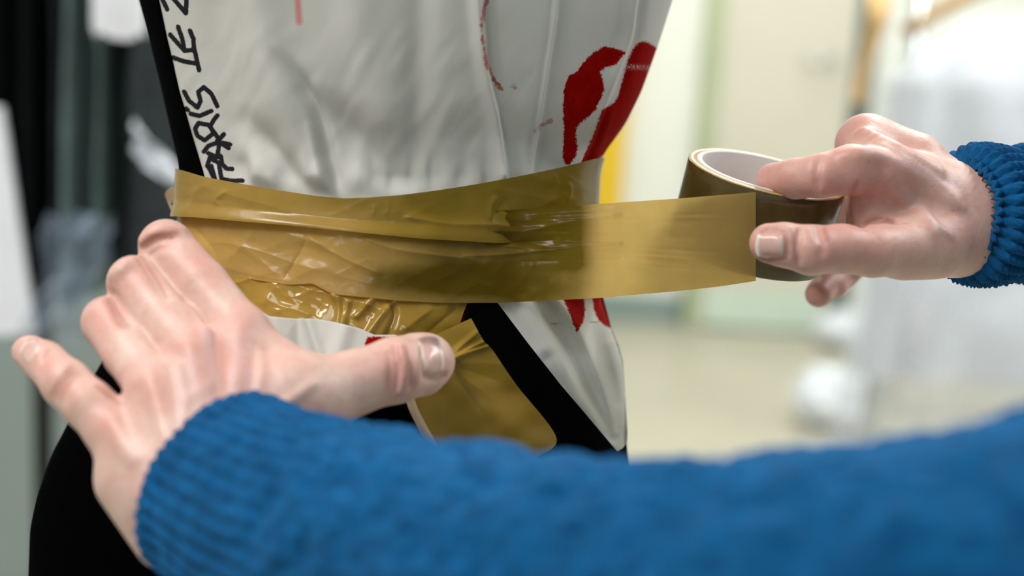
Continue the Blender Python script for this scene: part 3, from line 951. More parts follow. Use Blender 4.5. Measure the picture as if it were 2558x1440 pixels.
band('tape_strip', c_top, c_bot, .0040, M['tape_gloss'], 31, ex_c, amp=.5)
b_bot = sinterp([(380, 640), (440, 655), (565, 688), (640, 700), (720, 712), (780, 708), (830, 735), (1000, 752), (1100, 757), (1250, 757), (1500, 745), (1700, 727), (1800, 716), (1890, 702)], 16)


def ex_b(a, b):
    z = ridge(a, b, [(560, 585), (640, 640), (700, 700)], 26, 1.5) + ridge(a, b, [(770, 590), (740, 650), (700, 710)], 14, -2.2)
    z += ridge(a, b, [(760, 585), (850, 640), (960, 690)], 12, 2.2) + ridge(a, b, [(900, 590), (1000, 625), (1200, 650)], 12, 2.0)
    z += ridge(a, b, [(480, 560), (530, 620), (545, 660)], 14, -1.8) + ridge(a, b, [(640, 570), (600, 620), (560, 660)], 14, 1.6)
    return z


a_top = sinterp([(440, 422), (457, 426), (510, 442), (600, 459), (700, 476), (790, 490), (860, 496), (930, 493), (1000, 488), (1100, 475), (1200, 459), (1300, 440), (1400, 419), (1495, 395)], 26)
a_bot = sinterp([(440, 541), (500, 544), (600, 553), (750, 566), (900, 582), (1050, 597), (1250, 608), (1350, 604), (1492, 590)], 26)


def ex_a(a, b, s):
    z = .0036 * sm(s, .62, .96) * (1 - sm(a, 900, 1330))           # the lower edge folds out
    z += ridge(a, b, [(1240, 485), (1225, 520), (1222, 560)], 8, 1.8) + ridge(a, b, [(1385, 430), (1390, 470), (1380, 510)], 6, 1.0)
    z += ridge(a, b, [(1420, 450), (1425, 480), (1415, 510)], 6, 1.0) + ridge(a, b, [(1270, 490), (1240, 530), (1230, 560)], 12, -1.6)
    z += ridge(a, b, [(560, 520), (540, 500), (580, 470)], 9, 1.5) + ridge(a, b, [(490, 460), (485, 500), (470, 540)], 10, 1.8)
    z += ridge(a, b, [(930, 505), (935, 525), (925, 545)], 7, .9) + ridge(a, b, [(960, 500), (970, 520), (955, 545)], 7, .9)
    z += ridge(a, b, [(1000, 540), (1120, 560), (1230, 562), (1330, 575)], 14, 1.6)
    return z


band('tape_strip', a_top, a_bot, .0080, M['tape'], 51, ex_a, amp=.22, ns=60)
# free end loop standing off at the side
nu, nv = 40, 40
u = np.linspace(0, 1, nu)[:, None]; v = np.linspace(0, 1, nv)[None]
lt = catmull([(520, 440, .80), (475, 437, .822), (452, 470, .828), (425, 470, .830), (412, 488, .826), (432, 515, .815), (470, 522, .800), (520, 505, .790), (560, 470, .784)], nu)
lb = catmull([(520, 470, .80), (478, 480, .824), (458, 500, .832), (432, 505, .834), (424, 520, .830), (445, 541, .818), (480, 543, .803), (530, 540, .790), (580, 530, .782)], nu)
G = lt[:, None] * (1 - v[..., None]) + lb[:, None] * v[..., None]
V = cs(G[..., 0], G[..., 1], G[..., 2] - .0)
child_grid('loose_loop', V, M['tape_edge'], wrap)
# slanting strip over the skirt, lower right
q = [(1010, 770), (1168, 808), (1368, 1094), (1040, 1090)]
nu, nv = 150, 130
u = np.linspace(0, 1, nu)[:, None]; v = np.linspace(0, 1, nv)[None]
A0, A1 = np.array([990, 860.]), np.array([1168, 806.])
B0, B1 = np.array([1090, 1180.]), np.array([1300, 1180.])
edgeR = catmull([(1162, 795), (1192, 850), (1212, 872), (1272, 962), (1368, 1092), (1316, 1142), (1295, 1180)], nv)
edgeL = catmull([(985, 880), (1000, 960), (1010, 1005), (1035, 1060), (1060, 1110), (1085, 1180)], nv)
G = edgeL[None] * (1 - u[..., None]) + edgeR[None] * u[..., None]
gx, gy = G[..., 0], G[..., 1]
z = np.zeros(gx.shape)
for k, (e, w, h) in enumerate([((1200, 812), 6, 3.0), ((1215, 842), 6, 3.2), ((1226, 856), 5, 3.0), ((1260, 910), 12, 1.0), ((1250, 960), 12, -.9), ((1230, 1010), 14, .9), ((1200, 1045), 12, -.8), ((1110, 1100), 9, .9), ((1090, 1100), 9, -.8)]):
    o = np.array([1095, 905.]); e = np.array(e, float)
    o2 = o + (e - o) * .12
    z += ridge(gx, gy, [tuple(o2), tuple((o2 + e) / 2 + [0, -3]), tuple(e)], w, h) * np.clip(1.3 - np.hypot(gx - o[0], gy - o[1]) / 260, .1, 1)
z += .0004 * vn(gx / 70, gy / 50, 9)
V = front(gx, gy, .0085) + np.stack([0 * z, 0 * z, z], -1)
child_grid('tape_strip', V, M['tape_gloss'], wrap, attrs={'stuck': (.62 + .2 * vn(gx / 60, gy / 40, 3)).ravel()})
# the strip's lower edge is folded over, pale adhesive side out
fe = catmull([(985, 900), (1012, 1006), (1036, 1062), (1062, 1112), (1085, 1180)], 60)[None]
uu_ = np.linspace(0, 1, 8)[:, None, None]
fg = fe + uu_ * np.array([20., -6.]) + np.array([-2., 0])
fo_ = .0004 + .0012 * np.sin(np.pi * uu_[..., 0]) + 0 * fe[..., 0]
child_grid('folded_edge', front(fg[..., 0], fg[..., 1], .0089) + np.stack([0 * fo_, 0 * fo_, fo_], -1), M['tape_edge'], wrap)

# ------------------------------------------------------------------ the roll of tape, with the length being pulled off it
RC = cs(1915, 432, .775)
RA = 198 / F * .775
tilt = math.radians(12); el = math.asin(66 / 198.)
maj = np.array([math.cos(tilt), -math.sin(tilt), 0])            # camera space
upi = np.array([math.sin(tilt), math.cos(tilt), 0])
axis = upi * math.cos(el) + np.array([0, 0, 1]) * math.sin(el)   # towards the viewer at the top
mnr = np.cross(axis, maj)
roll = empty('tape_roll', tuple(P(1900, 540, .775)))
tag(roll, 'roll of brown packing tape on a white core, gripped by the hand', 'tape roll')
HT = .0465


def ring(name, prof, mat, seg=160):
    ph = np.linspace(0, 2 * np.pi, seg, endpoint=False)
    V = []
    for r, h in prof:
        V.append(RC + r * (np.cos(ph)[:, None] * maj + np.sin(ph)[:, None] * mnr) - axis * h)
    V = np.stack(V, 1)
    return child_grid(name, V, mat, roll, wrap_u=True, wrap_v=True)


ri, rm = RA - .0075, RA - .0042
ring('wound_tape', [(RA - .0004, 0), (RA, .0004), (RA, HT - .0004), (RA - .0004, HT), (rm, HT), (rm, 0)], M['roll_rim'])
so = ring('outer_layer', [(RA + .0002, .0006), (RA + .0002, .006), (RA + .0002, HT / 2), (RA + .0002, HT - .006), (RA + .0002, HT - .0006), (RA, HT - .0004), (RA, .0004)], M['roll_side'])
ring('core', [(rm, .0), (rm - .0004, -.0004), (ri + .0004, -.0004), (ri, .0), (ri, HT), (ri + .0004, HT + .0004), (rm, HT)], M['core'])

# pulled length
pt_top = sinterp([(380, 520), (600, 530), (800, 552), (1000, 572), (1120, 570), (1190, 545), (1232, 527), (1350, 520), (1490, 510), (1700, 496), (1890, 480)], 20)
pt_bot = b_bot
nx_, ns = 560, 110
pxl = np.linspace(453, 1888, nx_)[:, None]; s = np.linspace(0, 1, ns)[None]
pyg = pt_top(pxl) * (1 - s) + pt_bot(pxl) * s; pxg = pxl + 0 * s
# tangent point on the roll's face
dr_top = -(RC[2] + RA * (-mnr[2] if mnr[2] < 0 else mnr[2]))
def roll_d(px, py):
    """distance of the roll's near face at a picture point"""
    dirs = cs(px, py, 1.0)
    a = axis; oc = -RC
    dv = dirs - (dirs @ a)[..., None] * a; ov = oc - (oc @ a) * a
    A = (dv * dv).sum(-1); B = 2 * (dv @ ov); C = ov @ ov - RA ** 2
    return (-B - np.sqrt(np.maximum(B * B - 4 * A * C, 0))) / (2 * A)
d_end = roll_d(np.full(ns, 1888.), pyg[-1]) - .0006
lay = .0062 + .0043 * sm(pxg, 1130, 1260)
d_body = -front(np.clip(pxg, 453, 1420), pyg, lay)[..., 2]
d_st = -front(np.full(ns, 1260.), pt_top(1260.) * (1 - s[0]) + pt_bot(1260.) * s[0], .0105)[..., 2]
tt = (pxl - 1260) / (1888 - 1260)
d_free = d_st[None] * (1 - tt) + d_end[None] * tt
wb = sm(pxg, 1150, 1400)
dd = d_body * (1 - wb) + np.where(pxl > 1000, d_free, d_body) * wb
z = np.zeros(pxg.shape)
fade = sm(pxg, 1130, 1260) * (1 - sm(pxg, 1560, 1860))
for k in range(38):
    y0 = .04 + .92 * (k + rng.random()) / 38; w = 1.6 + 3.0 * rng.random(); h = (.16 + .34 * rng.random()) * (1 if k % 2 else -.9)
    yc = pt_top(1240.) * .35 + 605 * .65 + 90 * (y0 - .5)           # the streaks fan out from the pinch at the waist
    c1 = pt_top(1880.) * (1 - y0) + pt_bot(1880.) * y0
    f = np.clip((pxg - 1240) / (1880 - 1240), 0, 1) ** .8
    yl = yc * (1 - f) + c1 * f
    x0 = 1180 + 260 * rng.random(); x1_ = 1500 + 380 * rng.random()
    z += h * .001 * np.exp(-((pyg - yl) / (w + 4 * f)) ** 2) * sm(pxg, x0, x0 + 110) * (1 - sm(pxg, x1_ - 160, x1_))
z += ridge(pxg, pyg, [(1200, 575), (1300, 578), (1420, 556), (1560, 535)], 13, 2.2) * 1 + ridge(pxg, pyg, [(1200, 608), (1320, 604), (1400, 598)], 9, -2.6)
z += ridge(pxg, pyg, [(1150, 640), (1260, 636), (1400, 622), (1560, 608)], 6, 2.0) + ridge(pxg, pyg, [(1290, 655), (1420, 650), (1560, 645)], 5, -1.2)
z += ridge(pxg, pyg, [(1400, 690), (1450, 710), (1480, 720)], 10, .8)
z += crum(pxg, pyg, 71, .42) * (1 - sm(pxg, 1350, 1550)) * np.sin(np.pi * (.04 + .92 * s)) ** .6
z += ex_b(pxg, pyg)
z += .0012 * sm(s, .0, .25) * (1 - sm(s, .25, .6)) * (1 - sm(pxg, 1000, 1200))
V = cs(pxg, pyg, dd) + np.stack([0 * z, 0 * z, z], -1)
V = np.concatenate([np.stack([V[0] + np.array([.0006 * q * q, 0, -.009 * q]) for q in (5, 4, 3, 2, 1)], 0), V], 0)
# continue a little round the roll face
st_ = stuck_f(pxg, pyg) * (1 - .85 * sm(pxg, 1430, 1530)) * (1 - sm(pxg, 1540, 1750))
child_grid('pulled_tape', V, M['tape_thin'], roll, attrs={'stuck': np.concatenate([np.repeat(st_[:1], 5, 0), st_], 0).ravel()})


# ------------------------------------------------------------------ the person: two hands, arms in a blue knitted sweater
class Sdf:
    """smooth union of tapered limbs, in millimetres, camera space"""
    def __init__(self): self.groups = []          # (k inside group, k to the rest, [(a,b,ra,rb)])
    @staticmethod
    def pt(p):
        px, py, d, r = p
        return cs(px, py, d) * 1000.0, r * d / F * 1000.0

    def chain(self, pts, k=2.0, kj=5.0):
        c = [self.pt(p) for p in pts]
        prims = [(c[i][0], c[i + 1][0], c[i][1], c[i + 1][1]) for i in range(len(c) - 1)]
        self.groups.append([k, kj, prims, 1]); return self

    def palm(self, segs, k=10.0):
        prims = []
        for a, b in segs:
            a, b = self.pt(a), self.pt(b); prims.append((a[0], b[0], a[1], b[1]))
        self.groups.append([k, 0, prims, 1]); return self

    def carve(self, pts, k=1.5):
        c = [self.pt(p) for p in pts]
        self.groups.append([k, k, [(c[i][0], c[i + 1][0], c[i][1], c[i + 1][1]) for i in range(len(c) - 1)], -1]); return self

    def surf(self, px, py, d0=.45, d1=.95):
        d = np.full(np.shape(px), d0)
        for _ in range(70):
            v = self.eval((cs(px, py, d) * 1000).astype(np.float32))
            d = np.minimum(d + np.clip(v, -2, 30) * .00085, d1)
        return d

    def vein(self, pts, sink=.55, k=2.0, kj=4.0):
        a = np.array(pts, float); c = catmull(a, 4 * len(a)); d = self.surf(c[:, 0], c[:, 1])
        self.pend = getattr(self, 'pend', []); self.pend.append(([(x, y, q + r * q / F * sink, r) for (x, y, r), q in zip(c, d)], k, kj)); return self

    def groove(self, pts, out=.35, k=2.0):
        a = np.array(pts, float); c = catmull(a, 4 * len(a)); d = self.surf(c[:, 0], c[:, 1])
        self.pend = getattr(self, 'pend', []); self.pend.append(([(x, y, q - r * q / F * out, r) for (x, y, r), q in zip(c, d)], k, None)); return self

    def flush(self):
        for p, k, kj in self.pend:
            self.carve(p, k) if kj is None else self.chain(p, k, kj)
        self.pend = []; return self

    @staticmethod
    def prim(p, a, b, ra, rb):
        ba = b - a; pa = p - a
        h = np.clip(pa @ ba / max(ba @ ba, 1e-6), 0, 1).astype(np.float32)
        return np.sqrt(((pa - h[..., None] * ba) ** 2).sum(-1)) - (ra + (rb - ra) * h)

    @staticmethod
    def smin(a, b, k):
        if k <= 0: return np.minimum(a, b)
        h = np.maximum(k - np.abs(a - b), 0) / k
        return np.minimum(a, b) - h * h * h * k * (1 / 6.0)

    def eval(self, p):
        D = None
        for k, kj, prims, sgn in self.groups:
            g = None
            for a, b, ra, rb in prims:
                d = self.prim(p, a, b, ra, rb); g = d if g is None else self.smin(g, d, k)
            if D is None: D = g
            elif sgn > 0: D = self.smin(D, g, kj)
            else: D = -self.smin(-D, g, kj)
        return D

    def mesh(self, h=1.15):
        allp = [x for g in self.groups if g[3] > 0 for x in g[2]]
        lo = np.min([np.minimum(a - ra, b - rb) for a, b, ra, rb in allp], 0) - 6
        hi = np.max([np.maximum(a + ra, b + rb) for a, b, ra, rb in allp], 0) + 6
        n = np.ceil((hi - lo) / h).astype(int) + 1
        ax = [lo[i] + h * np.arange(n[i]) for i in range(3)]
        D = np.full(n, 40.0, np.float32)
        for gi, (k, kj, prims, sgn) in enumerate(self.groups):
            G = np.full(n, 40.0, np.float32)
            for a, b, ra, rb in prims:
                m = 18.0
                l = np.minimum(a - ra, b - rb) - m; u = np.maximum(a + ra, b + rb) + m
                i0 = np.maximum(np.floor((l - lo) / h).astype(int), 0); i1 = np.minimum(np.ceil((u - lo) / h).astype(int) + 1, n)
                sl = tuple(slice(i0[i], i1[i]) for i in range(3))
                g3 = np.stack(np.meshgrid(*[ax[i][sl[i]] for i in range(3)], indexing='ij'), -1).astype(np.float32)
                G[sl] = self.smin(G[sl], self.prim(g3, a.astype(np.float32), b.astype(np.float32), ra, rb), k)
            if gi == 0: D = G
            elif sgn > 0: D = self.smin(D, G, kj)
            else: D = -self.smin(-D, G, kj)
        return surface_nets(D, lo, h)


def surface_nets(D, lo, h):
    s = D < 0
    c = [D[x:D.shape[0] - 1 + x, y:D.shape[1] - 1 + y, z:D.shape[2] - 1 + z] for x in (0, 1) for y in (0, 1) for z in (0, 1)]
    cnt = sum((q < 0).astype(np.int8) for q in c)
    act = (cnt > 0) & (cnt < 8)
    idx = np.argwhere(act); n = len(idx)
    vid = np.full(act.shape, -1, np.int64); vid[act] = np.arange(n)
    cv = np.stack([q[act] for q in c], -1).astype(np.float64)
    co = np.array([(x, y, z) for x in (0, 1) for y in (0, 1) for z in (0, 1)], float)
    acc = np.zeros((n, 3)); w = np.zeros(n)
    for i in range(8):
        for j in range(i + 1, 8):
            if np.abs(co[i] - co[j]).sum() != 1: continue
            a, b = cv[:, i], cv[:, j]; m = (a < 0) != (b < 0)
            t = np.where(m, a / np.where(m, a - b, 1), 0)
            acc += np.where(m[:, None], co[i] + t[:, None] * (co[j] - co[i]), 0); w += m
    V = lo + (idx + acc / w[:, None]) * h
    Fs = []
    for axn in range(3):
        o1, o2 = [(1, 2), (2, 0), (0, 1)][axn]
        sa = [slice(None)] * 3; sb = [slice(None)] * 3
        sa[axn] = slice(0, -1); sb[axn] = slice(1, None)
        A, B = s[tuple(sa)], s[tuple(sb)]
        e = np.argwhere(A != B); inner = np.ones(len(e), bool)
        for o in (o1, o2): inner &= (e[:, o] > 0) & (e[:, o] < D.shape[o] - 1)
        e = e[inner]; dirn = A[tuple(e.T)]
        q = []
        for d1, d2 in ((-1, -1), (0, -1), (0, 0), (-1, 0)):
            p = e.copy(); p[:, o1] += d1; p[:, o2] += d2
            q.append(vid[tuple(p.T)])
        q = np.stack(q, -1); q[~dirn] = q[~dirn][:, ::-1]
        Fs.append(q)
    return V, np.vstack(Fs)


def smooth_mesh(V, Fq, it=2, lam=.5):
    E = np.vstack([Fq[:, [0, 1]], Fq[:, [1, 2]], Fq[:, [2, 3]], Fq[:, [3, 0]]])
    n = len(V); deg = np.bincount(E[:, 0], minlength=n) + np.bincount(E[:, 1], minlength=n)
    for k in range(it):
        S = np.zeros_like(V)
        for ax_ in range(3):
            S[:, ax_] = np.bincount(E[:, 0], V[E[:, 1], ax_], n) + np.bincount(E[:, 1], V[E[:, 0], ax_], n)
        V = V + (lam if k % 2 == 0 else -lam * .98) * (S / deg[:, None] - V)
    return V


# ---- first hand (thumb towards the picture's middle), pressing on the tape
HL = Sdf()
wr = (505, 1265, .625, 118)
HL.palm([((470, 1190, .628, 105), (600, 830, .672, 66)), ((460, 1200, .626, 105), (478, 890, .655, 70)), ((440, 1210, .625, 105), (385, 975, .642, 70)), ((420, 1220, .626, 108), (282, 1075, .638, 66)),
         ((330, 1200, .635, 92), (430, 1330, .630, 100)), (wr, (640, 1370, .61, 125)), (wr, (470, 1190, .628, 108)),
         ((560, 1120, .640, 105), (780, 1000, .662, 88)), ((606, 858, .674, 68), (752, 968, .664, 84)), ((560, 1000, .655, 90), (720, 985, .655, 92))], 13)
HL.chain([(600, 830, .674, 66), (505, 715, .690, 67), (415, 616, .706, 66), (408, 612, .752, 54), (440, 622, .800, 46)], 3, 7)
HL.chain([(478, 890, .655, 64), (405, 795, .676, 66), (336, 706, .692, 66), (335, 705, .742, 54), (380, 710, .795, 46)], 3, 5)
HL.chain([(385, 972, .642, 62), (325, 885, .664, 65), (270, 806, .684, 64), (275, 806, .735, 52), (320, 800, .785, 44)], 3, 5)
HL.chain([(282, 1075, .638, 64), (222, 1012, .642, 62), (165, 958, .650, 60), (112, 905, .664, 51), (74, 880, .672, 43)], 4, 7)
HL.chain([(780, 1000, .662, 88), (880, 958, .672, 80), (985, 926, .684, 80), (1050, 910, .694, 77), (1068, 902, .697, 66)], 5, 12)
HL.chain([(1010, 920, .680, 70), (1090, 905, .690, 38)], 5, 8)
# tendons, veins
for pts in ([(575, 1060, 12), (600, 930, 13), (606, 830, 16)], [(505, 1090, 12), (500, 970, 13), (482, 880, 18)], [(430, 1120, 11), (405, 1040, 12), (385, 965, 18)], [(340, 1150, 10), (310, 1110, 12), (285, 1065, 17)]):
    HL.vein(pts, .72, 3, 9)
for pts in ([(560, 1040, 8), (525, 920, 8), (515, 830, 7)], [(640, 1010, 8), (655, 930, 7), (640, 850, 6)], [(450, 1100, 8), (465, 1010, 8), (445, 920, 6)], [(515, 830, 6), (470, 770, 5)], [(700, 1020, 7), (780, 960, 6)], [(465, 1010, 7), (530, 960, 7)]):
    HL.vein(pts, .5, 2, 5)
for pts in ([(360, 600, 10), (400, 578, 11), (450, 580, 9)], [(285, 690, 9), (320, 662, 10)], [(1000, 880, 9), (1008, 925, 10), (1002, 970, 9)]):
    HL.vein(pts, .75, 3, 7)
VEINS_L = [[(560, 1120), (585, 960), (598, 850)], [(545, 1060), (520, 900), (515, 820)], [(620, 1060), (640, 980), (600, 900)], [(430, 1090), (460, 1000), (440, 920)], [(500, 1130), (490, 990), (478, 890)]]
# creases between fingers, at the knuckles, nail groove
HL.groove([(352, 640, 5), (395, 705, 7), (415, 742, 5)], .2, 5)
HL.groove([(278, 735, 5), (302, 790, 7), (318, 815, 5)], .2, 5)
for pts in ([(355, 622, 4), (392, 600, 5), (440, 596, 4)], [(372, 640, 3), (400, 618, 3), (440, 612, 3)], [(1022, 862, 4), (1030, 915, 4), (1028, 968, 4)], [(985, 862, 3), (994, 920, 4), (990, 975, 3)], [(970, 880, 2), (976, 930, 3), (972, 970, 2)], [(190, 930, 2), (162, 957, 3), (140, 997, 2)], [(128, 875, 3), (108, 900, 3), (95, 930, 3)]):
    HL.groove(pts, .3, 3)
for pts in ([(1058, 860, 4), (1060, 895, 5), (1060, 938, 4)], [(1062, 942, 4), (1090, 947, 4), (1114, 936, 3)]):
    HL.groove(pts, .25, 3)
HL.flush()
CREASE_L = [[(1058, 860), (1060, 895), (1060, 938)], [(1062, 942), (1090, 947), (1114, 936)], [(352, 640), (395, 705), (415, 742)], [(278, 735), (302, 790), (318, 815)], [(352, 612), (385, 590), (440, 580)], [(1008, 868), (1020, 915), (1018, 965)], [(178, 918), (150, 945), (130, 985)], [(195, 935), (170, 960), (150, 1000)], [(240, 965), (300, 1010)]]
BLUSH_L = [(400, 590, 60), (500, 660, 70), (330, 690, 55), (260, 790, 55), (110, 905, 50), (170, 960, 45), (1000, 915, 70), (470, 860, 60), (380, 970, 60), (280, 1060, 60), (600, 820, 60), (560, 900, 90)]

# ---- second hand, holding the roll
HR = Sdf()
HR.palm([((2405, 500, .765, 82), (2215, 432, .742, 66)), ((2400, 500, .775, 80), (2165, 362, .780, 62)), ((2400, 520, .790, 80), (2175, 400, .815, 58)), ((2400, 560, .795, 80), (2190, 460, .835, 54)),
         ((2395, 600, .755, 84), (2260, 622, .730, 72)), ((2330, 560, .755, 92), (2200, 540, .770, 55)), ((2400, 555, .765, 126), (2660, 545, .80, 112)), ((2360, 590, .76, 88), (2400, 520, .765, 88)), ((2176, 470, .752, 64), (2178, 580, .742, 62)), ((2165, 362, .780, 62), (2170, 410, .752, 62)), ((2165, 362, .784, 62), (2290, 400, .772, 66)), ((2220, 440, .750, 66), (2330, 500, .752, 76))], 14)
HR.chain([(2215, 432, .742, 66), (2125, 425, .728, 62), (2050, 440, .726, 54), (1985, 447, .736, 49), (1932, 450, .748, 43)], 4, 9)
HR.chain([(2165, 362, .780, 58), (2120, 420, .838, 46), (2105, 560, .868, 42), (2085, 680, .862, 36), (2045, 735, .838, 34)], 4, 8)
HR.chain([(2175, 400, .815, 54), (2150, 480, .862, 42), (2140, 600, .872, 38), (2110, 690, .864, 30), (2090, 718, .850, 26)], 4, 8)
HR.chain([(2190, 460, .835, 48), (2175, 540, .865, 38), (2160, 620, .868, 32), (2135, 670, .86, 26)], 4, 8)
HR.chain([(2330, 615, .742, 78), (2180, 628, .716, 64), (2100, 622, .708, 60), (2025, 625, .702, 61), (1960, 612, .703, 54), (1922, 608, .706, 50)], 4, 10)
for pts in ([(2110, 392, 12), (2170, 388, 15), (2225, 410, 18), (2300, 450, 14), (2380, 500, 11)], [(2160, 335, 16), (2250, 380, 12), (2340, 430, 10)], [(2215, 440, 14), (2290, 520, 12), (2330, 580, 10)]):
    HR.vein(pts, .62, 3, 9)
for pts in ([(2230, 470, 8), (2300, 540, 8), (2370, 590, 7)], [(2250, 420, 7), (2330, 480, 8), (2400, 520, 7)], [(2190, 360, 6), (2270, 410, 7), (2350, 470, 7)]):
    HR.vein(pts, .5, 2, 5)
VEINS_R = [[(2230, 470), (2300, 520), (2380, 590)], [(2210, 395), (2290, 420), (2380, 460)]]
for pts in ([(2150, 565, 7), (2195, 548, 8), (2240, 556, 5)], [(1996, 572, 4), (1990, 615, 4), (1994, 660, 4)], [(2050, 568, 4), (2058, 600, 4), (2056, 640, 3)], [(2040, 566, 3), (2046, 598, 3)], [(2048, 392, 3), (2040, 430, 3), (2044, 470, 3)]):
    HR.groove(pts, .25, 4)
for pts in ([(1962, 580, 4), (1966, 612, 5), (1962, 645, 4)], [(1958, 578, 4), (1925, 572, 4), (1900, 578, 3)], [(1958, 648, 4), (1925, 651, 4), (1898, 646, 3)]):
    HR.groove(pts, .25, 3)
HR.flush()
CREASE_R = [[(1962, 580), (1966, 612), (1962, 645)], [(1958, 578), (1925, 572), (1900, 578)], [(1958, 648), (1925, 651), (1898, 646)], [(2140, 455), (2125, 500), (2130, 560)], [(2150, 560), (2200, 545), (2230, 555)], [(1990, 575), (1985, 615), (1990, 655)], [(2060, 572), (2066, 600)]]
BLUSH_R = [(2140, 430, 80), (2060, 440, 60), (1940, 445, 50), (2160, 320, 50), (2080, 610, 70), (1920, 610, 60), (2220, 430, 60), (2040, 740, 60), (2090, 720, 60), (2160, 600, 70)]

person = empty('person', tuple(P(1900, 1000, .7)))
tag(person, 'person in a blue knitted sweater taping the figure, only hands and sleeves showing', 'person')
bpy.context.view_layer.update()


def skin_attrs(V, veins, creases, blush):
    px, py = proj(V / 1000.0)
    bl = np.zeros(len(V)); 
    for x, y, r in blush: bl = np.maximum(bl, np.exp(-((px - x) ** 2 + (py - y) ** 2) / r ** 2))
    ve = np.exp(-(np.minimum.reduce([seg_dist(px, py, catmull(v, 16)) for v in veins]) / 11) ** 2)
    cr = np.exp(-(np.minimum.reduce([seg_dist(px, py, catmull(v, 12) if len(v) > 2 else v) for v in creases]) / 6) ** 2)
    return bl, ve, cr


parts = []
for sdf, ve, cr, bl in ((HL, VEINS_L, CREASE_L, BLUSH_L), (HR, VEINS_R, CREASE_R, BLUSH_R)):
    V, Fq = sdf.mesh()
    V = smooth_mesh(V, Fq, 4)
    at3 = skin_attrs(V, ve, cr, bl)
    if sdf is HR: at3 = (np.clip(.45 + .75 * at3[0], 0, 1), at3[1], at3[2])      # ruddier gripping hand: flushed skin, with part of its shade painted in
    parts.append((V, Fq, at3))
off = len(parts[0][0])
V = np.vstack([parts[0][0], parts[1][0]]) / 1000.0
Fq = np.vstack([parts[0][1], parts[1][1] + off])
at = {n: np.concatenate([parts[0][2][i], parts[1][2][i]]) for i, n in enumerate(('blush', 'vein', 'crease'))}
# one continuous body: an arm of quads runs inside the sleeves from wrist to wrist, through the shoulders
def cap_face(Vp, Fp, tgt):
    c = Vp[Fp].mean(1); return int(np.argmin(np.linalg.norm(c - tgt, axis=1)))
fa = cap_face(V, Fq[:len(parts[0][1])], cs(760, 1425, .60)); fb = len(parts[0][1]) + cap_face(V, Fq[len(parts[0][1]):], cs(2780, 545, .80))
qa, qb_ = Fq[fa], Fq[fb]
path = catmull([V[qa].mean(0), cs(1000, 1410, .555), cs(1600, 1510, .482), cs(2300, 1510, .43), cs(3000, 1440, .42), cs(3900, 600, .50), cs(3800, 350, .75), cs(3500, 450, .98), cs(3100, 560, .88), V[qb_].mean(0)], 60)
Tt, Aa, Bb = frames(path)
# roll the square section so it meets both quads without crossing
def ordered(q, i):
    ang = [math.atan2((V[k] - path[i]) @ Bb[i], (V[k] - path[i]) @ Aa[i]) for k in q]; o = np.argsort(ang); return q[o], ang[o[0]]
qa2, a0 = ordered(qa, 0); qb2, b0 = ordered(qb_, -1)
rr = np.interp(np.arange(60), [1, 4, 12, 35, 42, 55, 58], [.004, .026, .032, .042, .05, .03, .006])
ringsV = []; base_i = len(V)
for i in range(1, 59):
    ang = a0 + (b0 - a0) * i / 59 + np.arange(4) * np.pi / 2
    ringsV.append(path[i] + rr[i] * (np.cos(ang)[:, None] * Aa[i] + np.sin(ang)[:, None] * Bb[i]))
V = np.vstack([V] + ringsV)
idx = [list(qa2)] + [[base_i + 4 * i + k for k in range(4)] for i in range(58)] + [list(qb2)]
newf = [[idx[i][k], idx[i][(k + 1) % 4], idx[i + 1][(k + 1) % 4], idx[i + 1][k]] for i in range(59) for k in range(4)]
keep = np.ones(len(Fq), bool); keep[[fa, fb]] = False
Fq = np.vstack([Fq[keep], np.array(newf)])
at = {n: np.concatenate([a_, np.zeros(len(V) - len(a_))]) for n, a_ in at.items()}
person_body = make_mesh('body', to_local(person, to_world(V)), Fq, M['skin_l'], person, attrs=at)


